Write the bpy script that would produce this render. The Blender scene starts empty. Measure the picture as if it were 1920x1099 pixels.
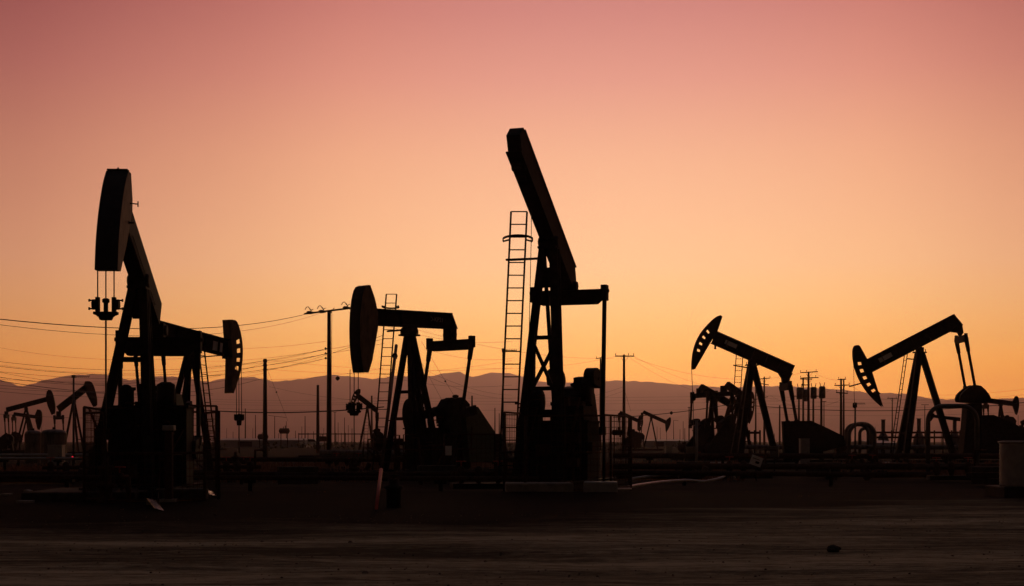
import bpy, bmesh, math, random
from mathutils import Vector, Matrix
random.seed(7)
R = math.radians
# ------------------------------------------------------------------ camera
F, HC, HY, CX = 2667.0, 1.22, 828.0, 960.0      # focal length in photo pixels, eye height, horizon row
scn = bpy.context.scene
cam_d = bpy.data.cameras.new('camera'); cam = bpy.data.objects.new('camera', cam_d)
scn.collection.objects.link(cam); scn.camera = cam
cam_d.sensor_width = 36.0; cam_d.lens = F / 1920 * 36.0
cam_d.shift_y = (HY - 549.5) / 1920.0
cam_d.clip_start = 0.1; cam_d.clip_end = 30000
cam.location = (0, 0, HC); cam.rotation_euler = (R(90), 0, 0)
# ------------------------------------------------------------------ sky
SUN_AZ = R(4.0)                                   # clockwise from +Y
world = bpy.data.worlds.new('World'); scn.world = world; world.use_nodes = True
nt = world.node_tree; nt.nodes.clear(); N = nt.nodes.new; L = nt.links.new
out = N('ShaderNodeOutputWorld'); bg = N('ShaderNodeBackground'); L(bg.outputs[0], out.inputs[0])
tc = N('ShaderNodeTexCoord'); nz = N('ShaderNodeVectorMath'); nz.operation = 'NORMALIZE'
L(tc.outputs['Generated'], nz.inputs[0]); sp = N('ShaderNodeSeparateXYZ'); L(nz.outputs[0], sp.inputs[0])
def s2l(c): return tuple((v/255/12.92 if v/255 <= .04045 else ((v/255+.055)/1.055)**2.4) for v in c)
def ramp(stops, interp='LINEAR'):
    r = N('ShaderNodeValToRGB'); cr = r.color_ramp; cr.interpolation = interp
    while len(cr.elements) < len(stops): cr.elements.new(0.5)
    for e, (p, c) in zip(cr.elements, stops): e.position = p; e.color = (*c, 1)
    return r
def sc(c, k): return tuple(v*k for v in s2l(c))
el = ramp([(0.0, sc((255,168,56),2.7)), (0.030, sc((254,171,62),2.45)), (0.050, sc((254,178,74),2.0)), (0.070, sc((254,190,103),1.58)), (0.095, sc((254,199,130),1.38)), (0.122, sc((253,200,148),1.27)),
           (0.155, sc((251,194,150),1.19)), (0.194, sc((245,183,147),1.14)), (0.246, sc((228,157,139),1.10)), (0.290, sc((209,135,127),1.08)),
           (0.36, s2l((176,118,114))), (0.5, s2l((124,98,100))), (0.7, s2l((92,84,88))), (1.0, s2l((70,70,76)))])
L(sp.outputs['Z'], el.inputs[0])
# brightness falls away from the place where the sun went down
hv = N('ShaderNodeVectorMath'); hv.operation = 'MULTIPLY'; hv.inputs[1].default_value = (1, 1, 0); L(nz.outputs[0], hv.inputs[0])
hn = N('ShaderNodeVectorMath'); hn.operation = 'NORMALIZE'; L(hv.outputs[0], hn.inputs[0])
dt = N('ShaderNodeVectorMath'); dt.operation = 'DOT_PRODUCT'; dt.inputs[1].default_value = (math.sin(SUN_AZ), math.cos(SUN_AZ), 0); L(hn.outputs[0], dt.inputs[0])
mr = N('ShaderNodeMapRange'); mr.inputs[1].default_value = -1; mr.inputs[2].default_value = 1; L(dt.outputs['Value'], mr.inputs[0])
def g(v): return (v, v, v)
az = ramp([(0, (.02,.025,.04)), (.5, (.06,.06,.08)), (.854, (.28,.22,.22)), (.933, (.46,.36,.39)), (.9616, (.63,.50,.53)), (.983, (.83,.74,.73)), (.9924, (.96,.91,.88)), (1.0, g(1.0))])
L(mr.outputs[0], az.inputs[0])
mx = N('ShaderNodeMix'); mx.data_type = 'RGBA'; mx.blend_type = 'MULTIPLY'; mx.inputs[0].default_value = 1
gm = N('ShaderNodeGamma'); gr = ramp([(.03, g(.33)), (.29, g(.80)), (.42, g(.62)), (.7, g(.35)), (1.0, g(0))]); gd = N('ShaderNodeMath'); gd.operation = 'MULTIPLY'; gd.inputs[1].default_value = 2
L(sp.outputs['Z'], gr.inputs[0]); L(gr.outputs[0], gd.inputs[0]); L(gd.outputs[0], gm.inputs[1]); L(az.outputs[0], gm.inputs[0])
L(el.outputs[0], mx.inputs[6]); L(gm.outputs[0], mx.inputs[7])
sky = N('ShaderNodeTexSky'); sky.sky_type = 'NISHITA'; sky.sun_disc = False; sky.sun_elevation = R(0.6); sky.sun_rotation = SUN_AZ; sky.dust_density = 3
ad = N('ShaderNodeMix'); ad.data_type = 'RGBA'; ad.blend_type = 'ADD'; ad.inputs[0].default_value = 0.006
L(mx.outputs[2], ad.inputs[6]); L(sky.outputs[0], ad.inputs[7]); L(ad.outputs[2], bg.inputs[0]); bg.inputs[1].default_value = 1.0
# last glow of the sun behind the hills
sd = bpy.data.lights.new('sun', 'SUN'); sd.energy = 0.12; sd.angle = R(8); sd.color = (1, .62, .34)
so = bpy.data.objects.new('sun', sd); scn.collection.objects.link(so)
so.rotation_euler = (R(90 - 2.6), 0, R(180) - SUN_AZ)
scn.view_settings.view_transform = 'Standard'; scn.view_settings.look = 'None'
scn.view_settings.exposure = 0; scn.view_settings.gamma = 1
scn.render.engine = 'CYCLES'
scn.cycles.volume_bounces = 2; scn.cycles.max_bounces = 6

# ------------------------------------------------------------------ materials
def mat(name, c1, c2=None, rough=.7, metal=0.0, scale=6.0, bump=.15, spec=.3, stretch=(1,1,1), det=6):
    m = bpy.data.materials.new(name); m.use_nodes = True; t = m.node_tree; n = t.nodes
    b = n['Principled BSDF']; b.inputs['Roughness'].default_value = rough; b.inputs['Metallic'].default_value = metal
    b.inputs['Specular IOR Level'].default_value = spec
    co = n.new('ShaderNodeTexCoord'); mp = n.new('ShaderNodeMapping'); mp.inputs['Scale'].default_value = stretch
    t.links.new(co.outputs['Object'], mp.inputs[0])
    no = n.new('ShaderNodeTexNoise'); no.inputs['Scale'].default_value = scale; no.inputs['Detail'].default_value = det; no.inputs['Roughness'].default_value = .62
    t.links.new(mp.outputs[0], no.inputs[0])
    cr = n.new('ShaderNodeValToRGB'); cr.color_ramp.elements[0].position = .35; cr.color_ramp.elements[1].position = .68
    cr.color_ramp.elements[0].color = (*c1, 1); cr.color_ramp.elements[1].color = (*(c2 or tuple(v*1.5 for v in c1)), 1)
    t.links.new(no.outputs[0], cr.inputs[0]); t.links.new(cr.outputs[0], b.inputs['Base Color'])
    bu = n.new('ShaderNodeBump'); bu.inputs['Strength'].default_value = bump; bu.inputs['Distance'].default_value = .02
    t.links.new(no.outputs[0], bu.inputs['Height']); t.links.new(bu.outputs[0], b.inputs['Normal'])
    return m
M = dict(
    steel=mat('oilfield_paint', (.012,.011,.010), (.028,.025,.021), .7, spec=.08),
    brown=mat('worn_tan_paint', (.13,.095,.065), (.26,.18,.12), .7, spec=.12, scale=9, stretch=(1,1,.3)),
    rust=mat('rusty_steel', (.035,.018,.012), (.075,.038,.024), .85, scale=14, spec=.1),
    galv=mat('galvanised_steel', (.07,.07,.07), (.13,.125,.12), .5, .4),
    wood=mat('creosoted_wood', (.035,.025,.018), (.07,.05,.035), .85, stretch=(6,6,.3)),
    wire=mat('cable', (.02,.02,.02), (.03,.03,.03), .6),
    dconc=mat('dark_concrete', (.03,.027,.023), (.07,.06,.05), .9, scale=5, bump=.3, spec=.1),  # darker concrete for the pad and block at the left pumpjack
    conc=mat('concrete', (.16,.145,.125), (.28,.25,.215), .9, scale=5, bump=.3),
    sheet=mat('bare_sheet_metal', (.62,.60,.58), (.92,.88,.86), .24, 1.0, scale=12, bump=.08),
    face=mat('shade_black', (.008,.008,.008), (.02,.018,.016), .7),  # shade on the curved head fronts put into the colour; also two dark equalizers
    hose=mat('pale_hose', (.5,.46,.42), (.7,.65,.6), .3, spec=.6),
    pale=mat('pale_paint', (.24,.23,.22), (.34,.32,.30), .55),
    white=mat('white_paint', (.66,.62,.60), (.80,.76,.73), .5),
    red=mat('red_paint', (.30,.03,.02), (.42,.05,.03), .6),
    tank=mat('corrugated_tank_metal', (.06,.052,.045), (.17,.145,.13), .55, .3, stretch=(1,1,.2)),
    green=mat('dark_green_paint', (.03,.045,.025), (.05,.07,.04), .6),
    grass=mat('dry_grass', (.20,.09,.055), (.34,.17,.09), .9),
    stone=mat('stone', (.025,.022,.02), (.05,.045,.04), .9),
    pebble=mat('pebble', (.05,.04,.03), (.22,.18,.13), .95),
    shed=mat('shed_sheet', (.20,.21,.26), (.26,.27,.32), .5),
    letter=mat('faded_lettering', (.22,.21,.20), (.30,.29,.27), .7),
)
def emis(name, c, s):
    m = bpy.data.materials.new(name); m.use_nodes = True; b = m.node_tree.nodes['Principled BSDF']
    b.inputs['Base Color'].default_value = (*c, 1); b.inputs['Emission Color'].default_value = (*c, 1); b.inputs['Emission Strength'].default_value = s
    return m
M['redlamp'] = emis('red_lamp_glass', (.8, .02, .04), .8)
M['warmlamp'] = emis('warm_lamp_glass', (1, .6, .25), 4)

# ------------------------------------------------------------------ mesh helper
class MB:
    def __init__(s): s.v = []; s.f = []; s.sm = []
    def add(s, vs, fs, smooth=False):
        o = len(s.v); s.v += [tuple(v) for v in vs]; s.f += [tuple(i+o for i in f) for f in fs]; s.sm += [smooth]*len(fs); return s
    def box(s, c, d, rot=None):
        c = Vector(c); h = Vector(d)/2; vs = []
        for x in (-1,1):
            for y in (-1,1):
                for z in (-1,1):
                    p = Vector((x*h.x, y*h.y, z*h.z))
                    if rot: p = rot @ p
                    vs.append(c+p)
        return s.add(vs, [(0,1,3,2),(4,6,7,5),(0,4,5,1),(2,3,7,6),(0,2,6,4),(1,5,7,3)])
    def bar(s, p0, p1, w, h=None, w1=None, h1=None, up=(0,1,0)):
        """rectangular section: w across 'up', h the other way"""
        p0, p1 = Vector(p0), Vector(p1); h = h or w; w1 = w1 or w; h1 = h1 or h
        d = (p1-p0).normalized(); u = Vector(up); a = (u - d*u.dot(d))
        if a.length < 1e-4: a = Vector((1,0,0)) - d*d.x
        a.normalize(); b = d.cross(a); vs = []
        for p, ww, hh in ((p0,w,h),(p1,w1,h1)):
            for i, j in ((-1,-1),(1,-1),(1,1),(-1,1)): vs.append(p + a*(i*ww/2) + b*(j*hh/2))
        return s.add(vs, [(0,3,2,1),(4,5,6,7),(0,1,5,4),(1,2,6,5),(2,3,7,6),(3,0,4,7)])
    def ibeam(s, p0, p1, w, h, t=.03):
        """I section, flanges across y"""
        p0, p1 = Vector(p0), Vector(p1); d = (p1-p0).normalized(); a = Vector((0,1,0)); b = d.cross(a)
        o = b*(h/2-t/2)
        s.bar(p0+o, p1+o, w, t); s.bar(p0-o, p1-o, w, t); s.bar(p0, p1, t*1.2, h-2*t)
        return s
    def tube(s, pts, r, n=8, r1=None, caps=True):
        pts = [Vector(p) for p in pts]; k = len(pts); vs = []; fs = []; prev = None
        for i, p in enumerate(pts):
            d = (pts[min(i+1,k-1)] - pts[max(i-1,0)]).normalized()
            if prev is None:
                a = d.cross(Vector((0,0,1)));  a = a if a.length > 1e-3 else Vector((1,0,0))
            else: a = prev - d*prev.dot(d)
            a.normalize(); prev = a; b = d.cross(a)
            rr = r if r1 is None else r + (r1-r)*i/(k-1)
            for j in range(n):
                t = 2*math.pi*j/n; vs.append(p + a*(rr*math.cos(t)) + b*(rr*math.sin(t)))
        for i in range(k-1):
            for j in range(n):
                q = (j+1) % n; fs.append((i*n+j, i*n+q, (i+1)*n+q, (i+1)*n+j))
        s.add(vs, fs, True)
        if caps:
            o = len(s.v) - len(vs)
            s.f += [tuple(o+j for j in reversed(range(n))), tuple(o+(k-1)*n+j for j in range(n))]; s.sm += [False]*2
        return s
    def lathe(s, prof, c=(0,0,0), n=16, smooth=True, axis='z'):
        c = Vector(c); vs = []; fs = []; k = len(prof)
        for r, z in prof:
            for j in range(n):
                t = 2*math.pi*j/n
                p = Vector((r*math.cos(t), r*math.sin(t), z))
                if axis == 'y': p = Vector((p.x, p.z, p.y))
                if axis == 'x': p = Vector((p.z, p.x, p.y))
                vs.append(c+p)
        for i in range(k-1):
            for j in range(n):
                q = (j+1) % n; fs.append((i*n+j, i*n+q, (i+1)*n+q, (i+1)*n+j))
        fs2 = [tuple(reversed(range(n))), tuple((k-1)*n+j for j in range(n))]
        s.add(vs, fs, smooth); o = len(s.v)-len(vs)
        s.f += [tuple(o+i for i in f) for f in fs2]; s.sm += [False]*2
        return s
    def plate(s, poly, y0, y1):
        """polygon in x-z extruded along y"""
        n = len(poly); vs = [(x, y0, z) for x, z in poly] + [(x, y1, z) for x, z in poly]
        fs = [tuple(range(n)), tuple(reversed(range(n, 2*n)))] + [(i, i+n, (i+1) % n + n, (i+1) % n) for i in range(n)]
        return s.add(vs, fs)
    def build(s, name, material, parent=None, bevel=0, recalc=True):
        me = bpy.data.meshes.new(name); me.from_pydata(s.v, [], s.f); me.update()
        me.polygons.foreach_set('use_smooth', s.sm)
        bm = bmesh.new(); bm.from_mesh(me)
        if recalc: bmesh.ops.recalc_face_normals(bm, faces=bm.faces)
        bm.to_mesh(me); bm.free()
        me.materials.append(M[material] if isinstance(material, str) else material)
        o = bpy.data.objects.new(name, me); scn.collection.objects.link(o)
        if parent: o.parent = parent
        if bevel:
            md = o.modifiers.new('bevel', 'BEVEL'); md.width = bevel; md.segments = 2; md.limit_method = 'ANGLE'
        return o
def tag(o, label=None, cat=None, group=None, kind=None):
    if label: o['label'] = label
    if cat: o['category'] = cat
    if group: o['group'] = group
    if kind: o['kind'] = kind
    return o
def empty(name, loc, rz, label, cat, group=None):
    o = bpy.data.objects.new(name, None); scn.collection.objects.link(o); o.empty_display_size = .3
    o.location = loc; o.rotation_euler = (0, 0, rz); return tag(o, label, cat, group)
def at(px, py, D):
    """world point seen at photo pixel (px, py) at distance D"""
    return Vector(((px-CX)*D/F, D, HC + (HY-py)*D/F))
def lerp(a, b, t): return a + (b-a)*t

# ------------------------------------------------------------------ setting
def noise2(x, y, s=0):
    return (math.sin(x*1.3+s)*math.cos(y*1.7-s*2)+math.sin(x*2.9+y*2.3+s)*.5+math.sin(x*6.1-y*4.7+s*3)*.25)/1.75
# ground: one sheet to the horizon
xs = [-16000,-9000,-4000,-1500,-600,-250,-120,-60,-40] + [-30+i*1.0 for i in range(61)] + [40,60,120,250,600,1500,4000,9000,16000]
ys = [-1500,-400,-60,-20,0,4,6] + [7+i*.6 for i in range(60)] + [44,46,48,50,55,60,70,80,95,110,140,180,240,350,600,1000,1800,3000,6000,13000]
me = MB(); vs = []; fs = []
for y in ys:
    for x in xs:
        near = 1 if (abs(x) < 31 and 5 < y < 60) else 0
        z = near*(noise2(x*.35, y*.5, 1)*.035 + noise2(x*1.1, y*1.9, 4)*.015) - .02
        if y > 24: z -= near*.015
        vs.append((x, y, z))
W_ = len(xs)
for j in range(len(ys)-1):
    for i in range(W_-1): fs.append((j*W_+i, j*W_+i+1, (j+1)*W_+i+1, (j+1)*W_+i))
me.add(vs, fs, True)
def ground_mat(name, c1, c2, c3, streak):
    m = bpy.data.materials.new(name); m.use_nodes = True; t = m.node_tree; n = t.nodes; l = t.links.new
    b = n['Principled BSDF']; b.inputs['Roughness'].default_value = .95; b.inputs['Specular IOR Level'].default_value = .02
    co = n.new('ShaderNodeTexCoord')
    def nz_(scale, st, det=8, rough=.6):
        mp = n.new('ShaderNodeMapping'); mp.inputs['Scale'].default_value = st; l(co.outputs['Object'], mp.inputs[0])
        k = n.new('ShaderNodeTexNoise'); k.inputs['Scale'].default_value = scale; k.inputs['Detail'].default_value = det; k.inputs['Roughness'].default_value = rough
        l(mp.outputs[0], k.inputs[0]); return k
    a = nz_(1.3, (.24, streak*1.3, 1), 10, .68); c = nz_(7, (.5, 1.2, 1), 12, .82); d = nz_(.35, (.4, 1.6, 1), 4)
    r = n.new('ShaderNodeValToRGB'); e = r.color_ramp.elements; e[0].position = .44; e[0].color = (*c1,1); e[1].position = .575; e[1].color = (*c3,1)
    q = e.new(.5); q.color = (*c2,1)
    m1 = n.new('ShaderNodeMix'); m1.data_type = 'FLOAT'; m1.inputs[0].default_value = .62; l(a.outputs[0], m1.inputs[2]); l(c.outputs[0], m1.inputs[3])
    m2 = n.new('ShaderNodeMix'); m2.data_type = 'FLOAT'; m2.inputs[0].default_value = .35; l(m1.outputs[0], m2.inputs[2]); l(d.outputs[0], m2.inputs[3])
    l(m2.outputs[0], r.inputs[0]); l(r.outputs[0], b.inputs['Base Color'])
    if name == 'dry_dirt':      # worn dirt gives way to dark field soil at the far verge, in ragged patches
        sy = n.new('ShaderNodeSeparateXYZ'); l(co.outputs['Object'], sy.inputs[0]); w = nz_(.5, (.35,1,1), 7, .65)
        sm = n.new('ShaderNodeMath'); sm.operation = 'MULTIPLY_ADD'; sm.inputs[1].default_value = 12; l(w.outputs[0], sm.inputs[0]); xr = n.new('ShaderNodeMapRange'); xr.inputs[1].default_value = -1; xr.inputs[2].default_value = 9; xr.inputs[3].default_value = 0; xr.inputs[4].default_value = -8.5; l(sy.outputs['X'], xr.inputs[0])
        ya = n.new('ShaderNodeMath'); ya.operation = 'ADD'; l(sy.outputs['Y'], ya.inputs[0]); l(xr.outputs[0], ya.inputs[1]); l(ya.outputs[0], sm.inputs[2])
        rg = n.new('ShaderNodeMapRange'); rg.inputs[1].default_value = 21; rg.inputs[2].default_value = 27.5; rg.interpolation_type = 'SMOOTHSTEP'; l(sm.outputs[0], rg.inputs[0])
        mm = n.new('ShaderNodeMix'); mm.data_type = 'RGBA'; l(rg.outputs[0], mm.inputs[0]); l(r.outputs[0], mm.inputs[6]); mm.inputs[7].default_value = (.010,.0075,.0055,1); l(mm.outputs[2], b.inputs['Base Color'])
    bu = n.new('ShaderNodeBump'); bu.inputs['Strength'].default_value = .9; bu.inputs['Distance'].default_value = .09; l(m1.outputs[0], bu.inputs['Height'])
    b2 = n.new('ShaderNodeBump'); b2.inputs['Strength'].default_value = .5; b2.inputs['Distance'].default_value = .015
    fine = nz_(45, (1,1,1), 4, .7); l(fine.outputs[0], b2.inputs['Height']); l(bu.outputs[0], b2.inputs['Normal']); l(b2.outputs[0], b.inputs['Normal'])
    return m
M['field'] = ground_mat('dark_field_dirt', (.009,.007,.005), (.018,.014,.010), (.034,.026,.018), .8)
M['road'] = ground_mat('dry_dirt', (.085,.073,.046), (.25,.222,.142), (.58,.52,.34), 2.6)
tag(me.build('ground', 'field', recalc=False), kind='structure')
me = MB(); vs = []; fs = []
rx = [-60+i*.75 for i in range(161)]; ry = [4+i*.22 for i in range(140)]
for j, y in enumerate(ry):
    for x in rx:
        yy = y
        if j == len(ry)-1: yy += noise2(x*.4, 0, 2)*.8
        edge = max(0, (y-33)/1.6)
        rut = sum(-.022*math.exp(-((y+.3*math.sin(x*.05+k)-c)/.22)**2) for k, c in enumerate((9.1, 10.9, 13.2, 15.0, 18.6, 20.5)))
        vs.append((x, yy, .045 + noise2(x*.35, y*.5, 1)*.035 + noise2(x*1.1, y*1.9, 4)*.012 + rut - .07*min(1, edge)**2))
W_ = len(rx)
for j in range(len(ry)-1):
    for i in range(W_-1): fs.append((j*W_+i, j*W_+i+1, (j+1)*W_+i+1, (j+1)*W_+i))
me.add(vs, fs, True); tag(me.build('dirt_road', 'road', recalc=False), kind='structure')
# hills
def hills(D, pts, seed, name, depth, matn, amp=1.0):
    rnd = random.Random(seed); m_ = MB(); vs = []; fs = []
    x0, x1, n = pts[0][0], pts[-1][0], 420; rows = 26
    def top(px):
        for (a, ya), (b, yb) in zip(pts, pts[1:]):
            if px <= b:
                t = (px-a)/(b-a); t = t*t*(3-2*t)*.5 + t*.5; return ya + (yb-ya)*t
        return pts[-1][1]
    for j in range(rows):
        t = j/(rows-1)
        for i in range(n):
            px = lerp(x0, x1, i/(n-1)); H_ = (HY - top(px))*D/F + HC
            jag = (math.sin(px*.21+seed)+.6*math.sin(px*.47+1.3*seed)+.5*math.sin(px*1.13)+.5*math.sin(px*1.9+2)+.4*math.sin(px*2.7+1))*.75*D/F*amp
            y = D - depth*(1-t)
            gul = .5+.5*math.sin(px*.055 + 1.7*math.sin(t*3+px*.013) + seed)
            z = (H_ + jag)*(t**(1.0+.5*gul)) - 1*(1-t)
            vs.append(((px-CX)*D/F*(1+.0*t), y, z))
    for i in range(n): vs.append((vs[(rows-1)*n+i][0], D+depth, -1.0))
    rows += 1
    for j in range(rows-1):
        for i in range(n-1): fs.append((j*n+i, j*n+i+1, (j+1)*n+i+1, (j+1)*n+i))
    m_.add(vs, fs, True); tag(m_.build(name, matn, recalc=False), kind='structure')
M['hill'] = mat('hill_scrub', (.045,.032,.026), (.085,.06,.045), .95, scale=.005, bump=.0, spec=.05)
ridge = [(-1500,740),(-900,725),(-400,705),(-120,700),(0,712),(40,724),(90,712),(140,702),(185,702),(240,712),(300,706),(350,707),(385,716),(430,708),(475,707),(515,715),(560,712),(620,702),(655,707),(700,710),(740,705),
         (790,708),(830,700),(860,697),(885,707),(920,698),(960,700),(985,708),(1010,716),(1060,717),(1120,718),(1152,713),(1180,714),(1220,717),(1250,719),(1290,721),(1340,726),(1400,725),(1460,724),(1520,727),(1560,730),(1620,735),(1700,739),(1760,748),(1820,752),(1880,748),(1960,744),(2300,735),(2800,745),(3400,760)]
hills(10000, ridge, 3, 'mountain_range', 900, 'hill')
lowr = [(-1500,800),(-300,785),(200,790),(620,800),(900,796),(1180,800),(1300,775),(1360,770),(1500,780),(1700,800),(2000,792),(2600,780),(3400,800)]
hills(8600, lowr, 8, 'foothills', 500, 'hill', .5)

# ------------------------------------------------------------------ pumpjack
GROUP = 'pumpjacks across the oil field'
class Jack:
    def __init__(s, base_px, D, psi, label, name='pumpjack'):
        s.D = D; s.psi = R(psi); s.base = Vector(((base_px-CX)*D/F, D, 0)); s.h = Vector((math.cos(s.psi), math.sin(s.psi), 0)); s.l = Vector((-math.sin(s.psi), math.cos(s.psi), 0))
        s.root = empty(name, s.base, s.psi, label, 'pumpjack', GROUP)
    def at(s, px, py, lat=0.0):
        d = Vector(((px-CX)/F, 1, (HY-py)/F)); o = s.base + s.l*lat; c = Vector((0, 0, HC))
        t = (o-c).dot(s.l)/d.dot(s.l); p = c + d*t - s.base
        return (p.dot(s.h), p.z)
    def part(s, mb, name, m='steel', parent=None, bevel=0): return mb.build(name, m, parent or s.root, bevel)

def samson(j, P, feet, w=.2, braces=(), bearing=.5, top_gap=.12, ws=None, wb=None):
    """P = (x, z) saddle bearing; feet = (x, y) list"""
    tops = []
    w0 = w
    for k_, (fx, fy) in enumerate(feet):
        w = ws[k_] if ws else w0
        sg = (fy > 0) - (fy < 0)
        t = Vector((P[0] + (fx-P[0])*.05, sg*top_gap, P[1]-.12)); b = Vector((fx, fy, .25)); tops.append((t, b))
        m = MB(); m.ibeam(b, t, w*.9, w)
        m.box((fx, fy, .24), (w*1.8, w*1.8, .04)); j.part(m, 'post_leg')
    w = wb or w0
    for (a, ta), (c, tc_) in braces:
        p = tops[a][0].lerp(tops[a][1], ta); q = tops[c][0].lerp(tops[c][1], tc_)
        m = MB(); m.bar(p, q, w*.35, w*.45); j.part(m, 'cross_brace')
    m = MB(); m.box((P[0], 0, P[1]-.1), (w*2.2, bearing, .06)); m.box((P[0], 0, P[1]+.04), (w*1.3, bearing*.55, .26))
    m.lathe([(.11,-bearing/2-.03),(.15,-bearing/2),(.15,bearing/2),(.11,bearing/2+.03)], (P[0],0,P[1]+.05), 14, axis='y')
    for sx in (-1,1):
        for sy in (-1,1): m.lathe([(.022,0),(.022,.16)], (P[0]+sx*w*.85, sy*bearing*.38, P[1]-.1), 6)
    j.part(m, 'saddle_bearing', bevel=.008)

def walking_beam(j, top0, top1, depth, w=.32, cut=0.0, box=False, panel=None, ribs=5):
    """front end top0, rear end top1 in local x-z of the CENTRE line"""
    a = Vector((top0[0],0,top0[1])); b = Vector((top1[0],0,top1[1])); d = (b-a).normalized(); n = Vector((-d.z,0,d.x))
    if n.z < 0: n = -n
    h = depth/2; m = MB(); t = .028
    def P(u, v): q = a + d*u + n*v; return (q.x, q.z)
    Ln = (b-a).length
    prof = [P(0,h),P(Ln-cut,h),P(Ln,-h),P(0,-h)]
    if box: m.plate(prof, -w/2, w/2)
    else:
        m.plate([P(0,h-t),P(Ln-cut,h-t),P(Ln,-h+t),P(0,-h+t)], -.018, .018)
        m.plate([P(0,h),P(Ln-cut,h),P(Ln-cut,h-t),P(0,h-t)], -w/2, w/2)
        m.plate([P(0,-h+t),P(Ln,-h+t),P(Ln,-h),P(0,-h)], -w/2, w/2)
        m.plate([P(Ln-cut-.03,h-t),P(Ln-cut,h-t),P(Ln,-h+t),P(Ln-.03,-h+t)], -w/2+.01, w/2-.01)
        for k in range(1, ribs+1):
            u = Ln*k/(ribs+1); m.plate([P(u-.008,h-t),P(u+.008,h-t),P(u+.008,-h+t),P(u-.008,-h+t)], -w/2+.02, w/2-.02)
    o = j.part(m, 'walking_beam', bevel=.006)
    # grease line clipped along the flange
    m = MB(); m.tube([Vector((P(Ln*.1+k*Ln*.1,0)[0], w/2+.012, P(0.1*Ln+k*Ln*.1, -h+.05+.012*(k%2))[1])) for k in range(8)], .008, 5)
    g_ = j.part(m, 'grease_line', 'wire', o)
    j.beamP = P
    if panel:
        u0, u1, v0, v1, side = panel
        yy = side*(w/2+.004) if box else side*.03
        m = MB(); m.plate([P(u0,v0),P(u1,v0),P(u1,v1),P(u0,v1)], yy, yy+side*.004 if side < 0 else yy+.004)
        pl = j.part(m, 'sign_plate', 'white', o)
    return o

def horse_head(j, arc, back, width, slots=0, matn='steel', side=None, th=.03):
    """arc: top -> bottom along the curved face; back: bottom -> top"""
    hw = width/2; A = [Vector((x, z)) for x, z in arc]
    for _ in range(2): A = [A[0]] + [q for a_, b_ in zip(A, A[1:]) for q in (a_.lerp(b_,.25), a_.lerp(b_,.75))] + [A[-1]]
    B = [Vector((x, z)) for x, z in back]
    # resample arc
    Ls = [0]
    for p, q in zip(A, A[1:]): Ls.append(Ls[-1]+(q-p).length)
    def S(t):
        u = t*Ls[-1]
        for i in range(len(A)-1):
            if u <= Ls[i+1]+1e-9: return A[i].lerp(A[i+1], (u-Ls[i])/(Ls[i+1]-Ls[i]))
        return A[-1]
    n = 20; arcp = [S(i/n) for i in range(n+1)]
    cen = sum(B, Vector((0,0)))/len(B)
    def inw(t, d):
        p = S(t); e = (S(min(1,t+.03))-S(max(0,t-.03))).normalized(); q = Vector((-e.y, e.x))
        if q.dot(cen-p) < 0: q = -q
        return p + q*d
    o = None
    m = MB()
    for y0, y1 in ((-hw, -hw+th), (hw-th, hw)):
        if not slots:
            m.plate([(p.x,p.y) for p in arcp+B], y0, y1)
        else:
            size = Ls[-1]; ob, ib = size*.042, size*.108; t0, t1 = .26, .74
            if slots < 0: t0, t1 = .24, .80
            k = abs(slots); keys = []
            # plate above and below the slots
            tt = [i*.02 for i in range(51)]
            up = [S(t) for t in tt if t <= t0]; dn = [S(t) for t in tt if t >= t1]
            inner = [inw(t, ib) for t in tt if t0 <= t <= t1]
            m.plate([(p.x,p.y) for p in [S(0)]+up+[S(t0)]+[inw(t0,ob)]+[inw(t0, ib)]+inner+[inw(t1,ib),inw(t1,ob),S(t1)]+dn+B], y0, y1)
            band = [S(lerp(t0,t1,i/12)) for i in range(13)]; bi = [inw(lerp(t0,t1,i/12), ob) for i in range(13)]
            m.plate([(p.x,p.y) for p in band+bi[::-1]], y0+.002, y1-.002)
            for i in range(0, k+1):
                c = lerp(t0,t1,i/k); q = [inw(c-.03,ob*.9), inw(c+.03,ob*.9), inw(c+.045,ib*1.02), inw(c-.02,ib*1.02)]
                m.plate([(p.x,p.y) for p in q], y0+.003, y1-.003)
    # curved face and stiffeners
    wrap = [inw(i/n, .03) for i in range(n+1)]
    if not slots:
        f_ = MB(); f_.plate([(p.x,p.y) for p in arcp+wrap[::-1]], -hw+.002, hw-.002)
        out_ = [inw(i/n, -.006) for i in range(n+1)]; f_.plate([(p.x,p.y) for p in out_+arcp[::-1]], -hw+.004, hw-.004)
        bk = B + [A[0]]
        inn = [p + (cen + (S(.5)-cen)*.35 - p)*.06 for p in bk]
        m.plate([(p.x,p.y) for p in bk+inn[::-1]], -hw+th, hw-th)
    else:
        for i in (0, 5, 10, 15): m.tube([(inw(i/n+.03,.08).x,-hw,inw(i/n+.03,.08).y),(inw(i/n+.03,.08).x,hw,inw(i/n+.03,.08).y)], .02, 6)
        m.plate([(p.x,p.y) for p in [S(0),inw(.05,.03),B[-1].lerp(A[0],.1),B[-1]]], -hw+th, hw-th)
        q = [b + (cen-b)*.05 for b in B]
        m.plate([(p.x,p.y) for p in B+q[::-1]], -hw+th, hw-th)
    o = j.part(m, 'horse_head', matn)
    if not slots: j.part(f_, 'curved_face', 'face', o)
    return o

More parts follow.
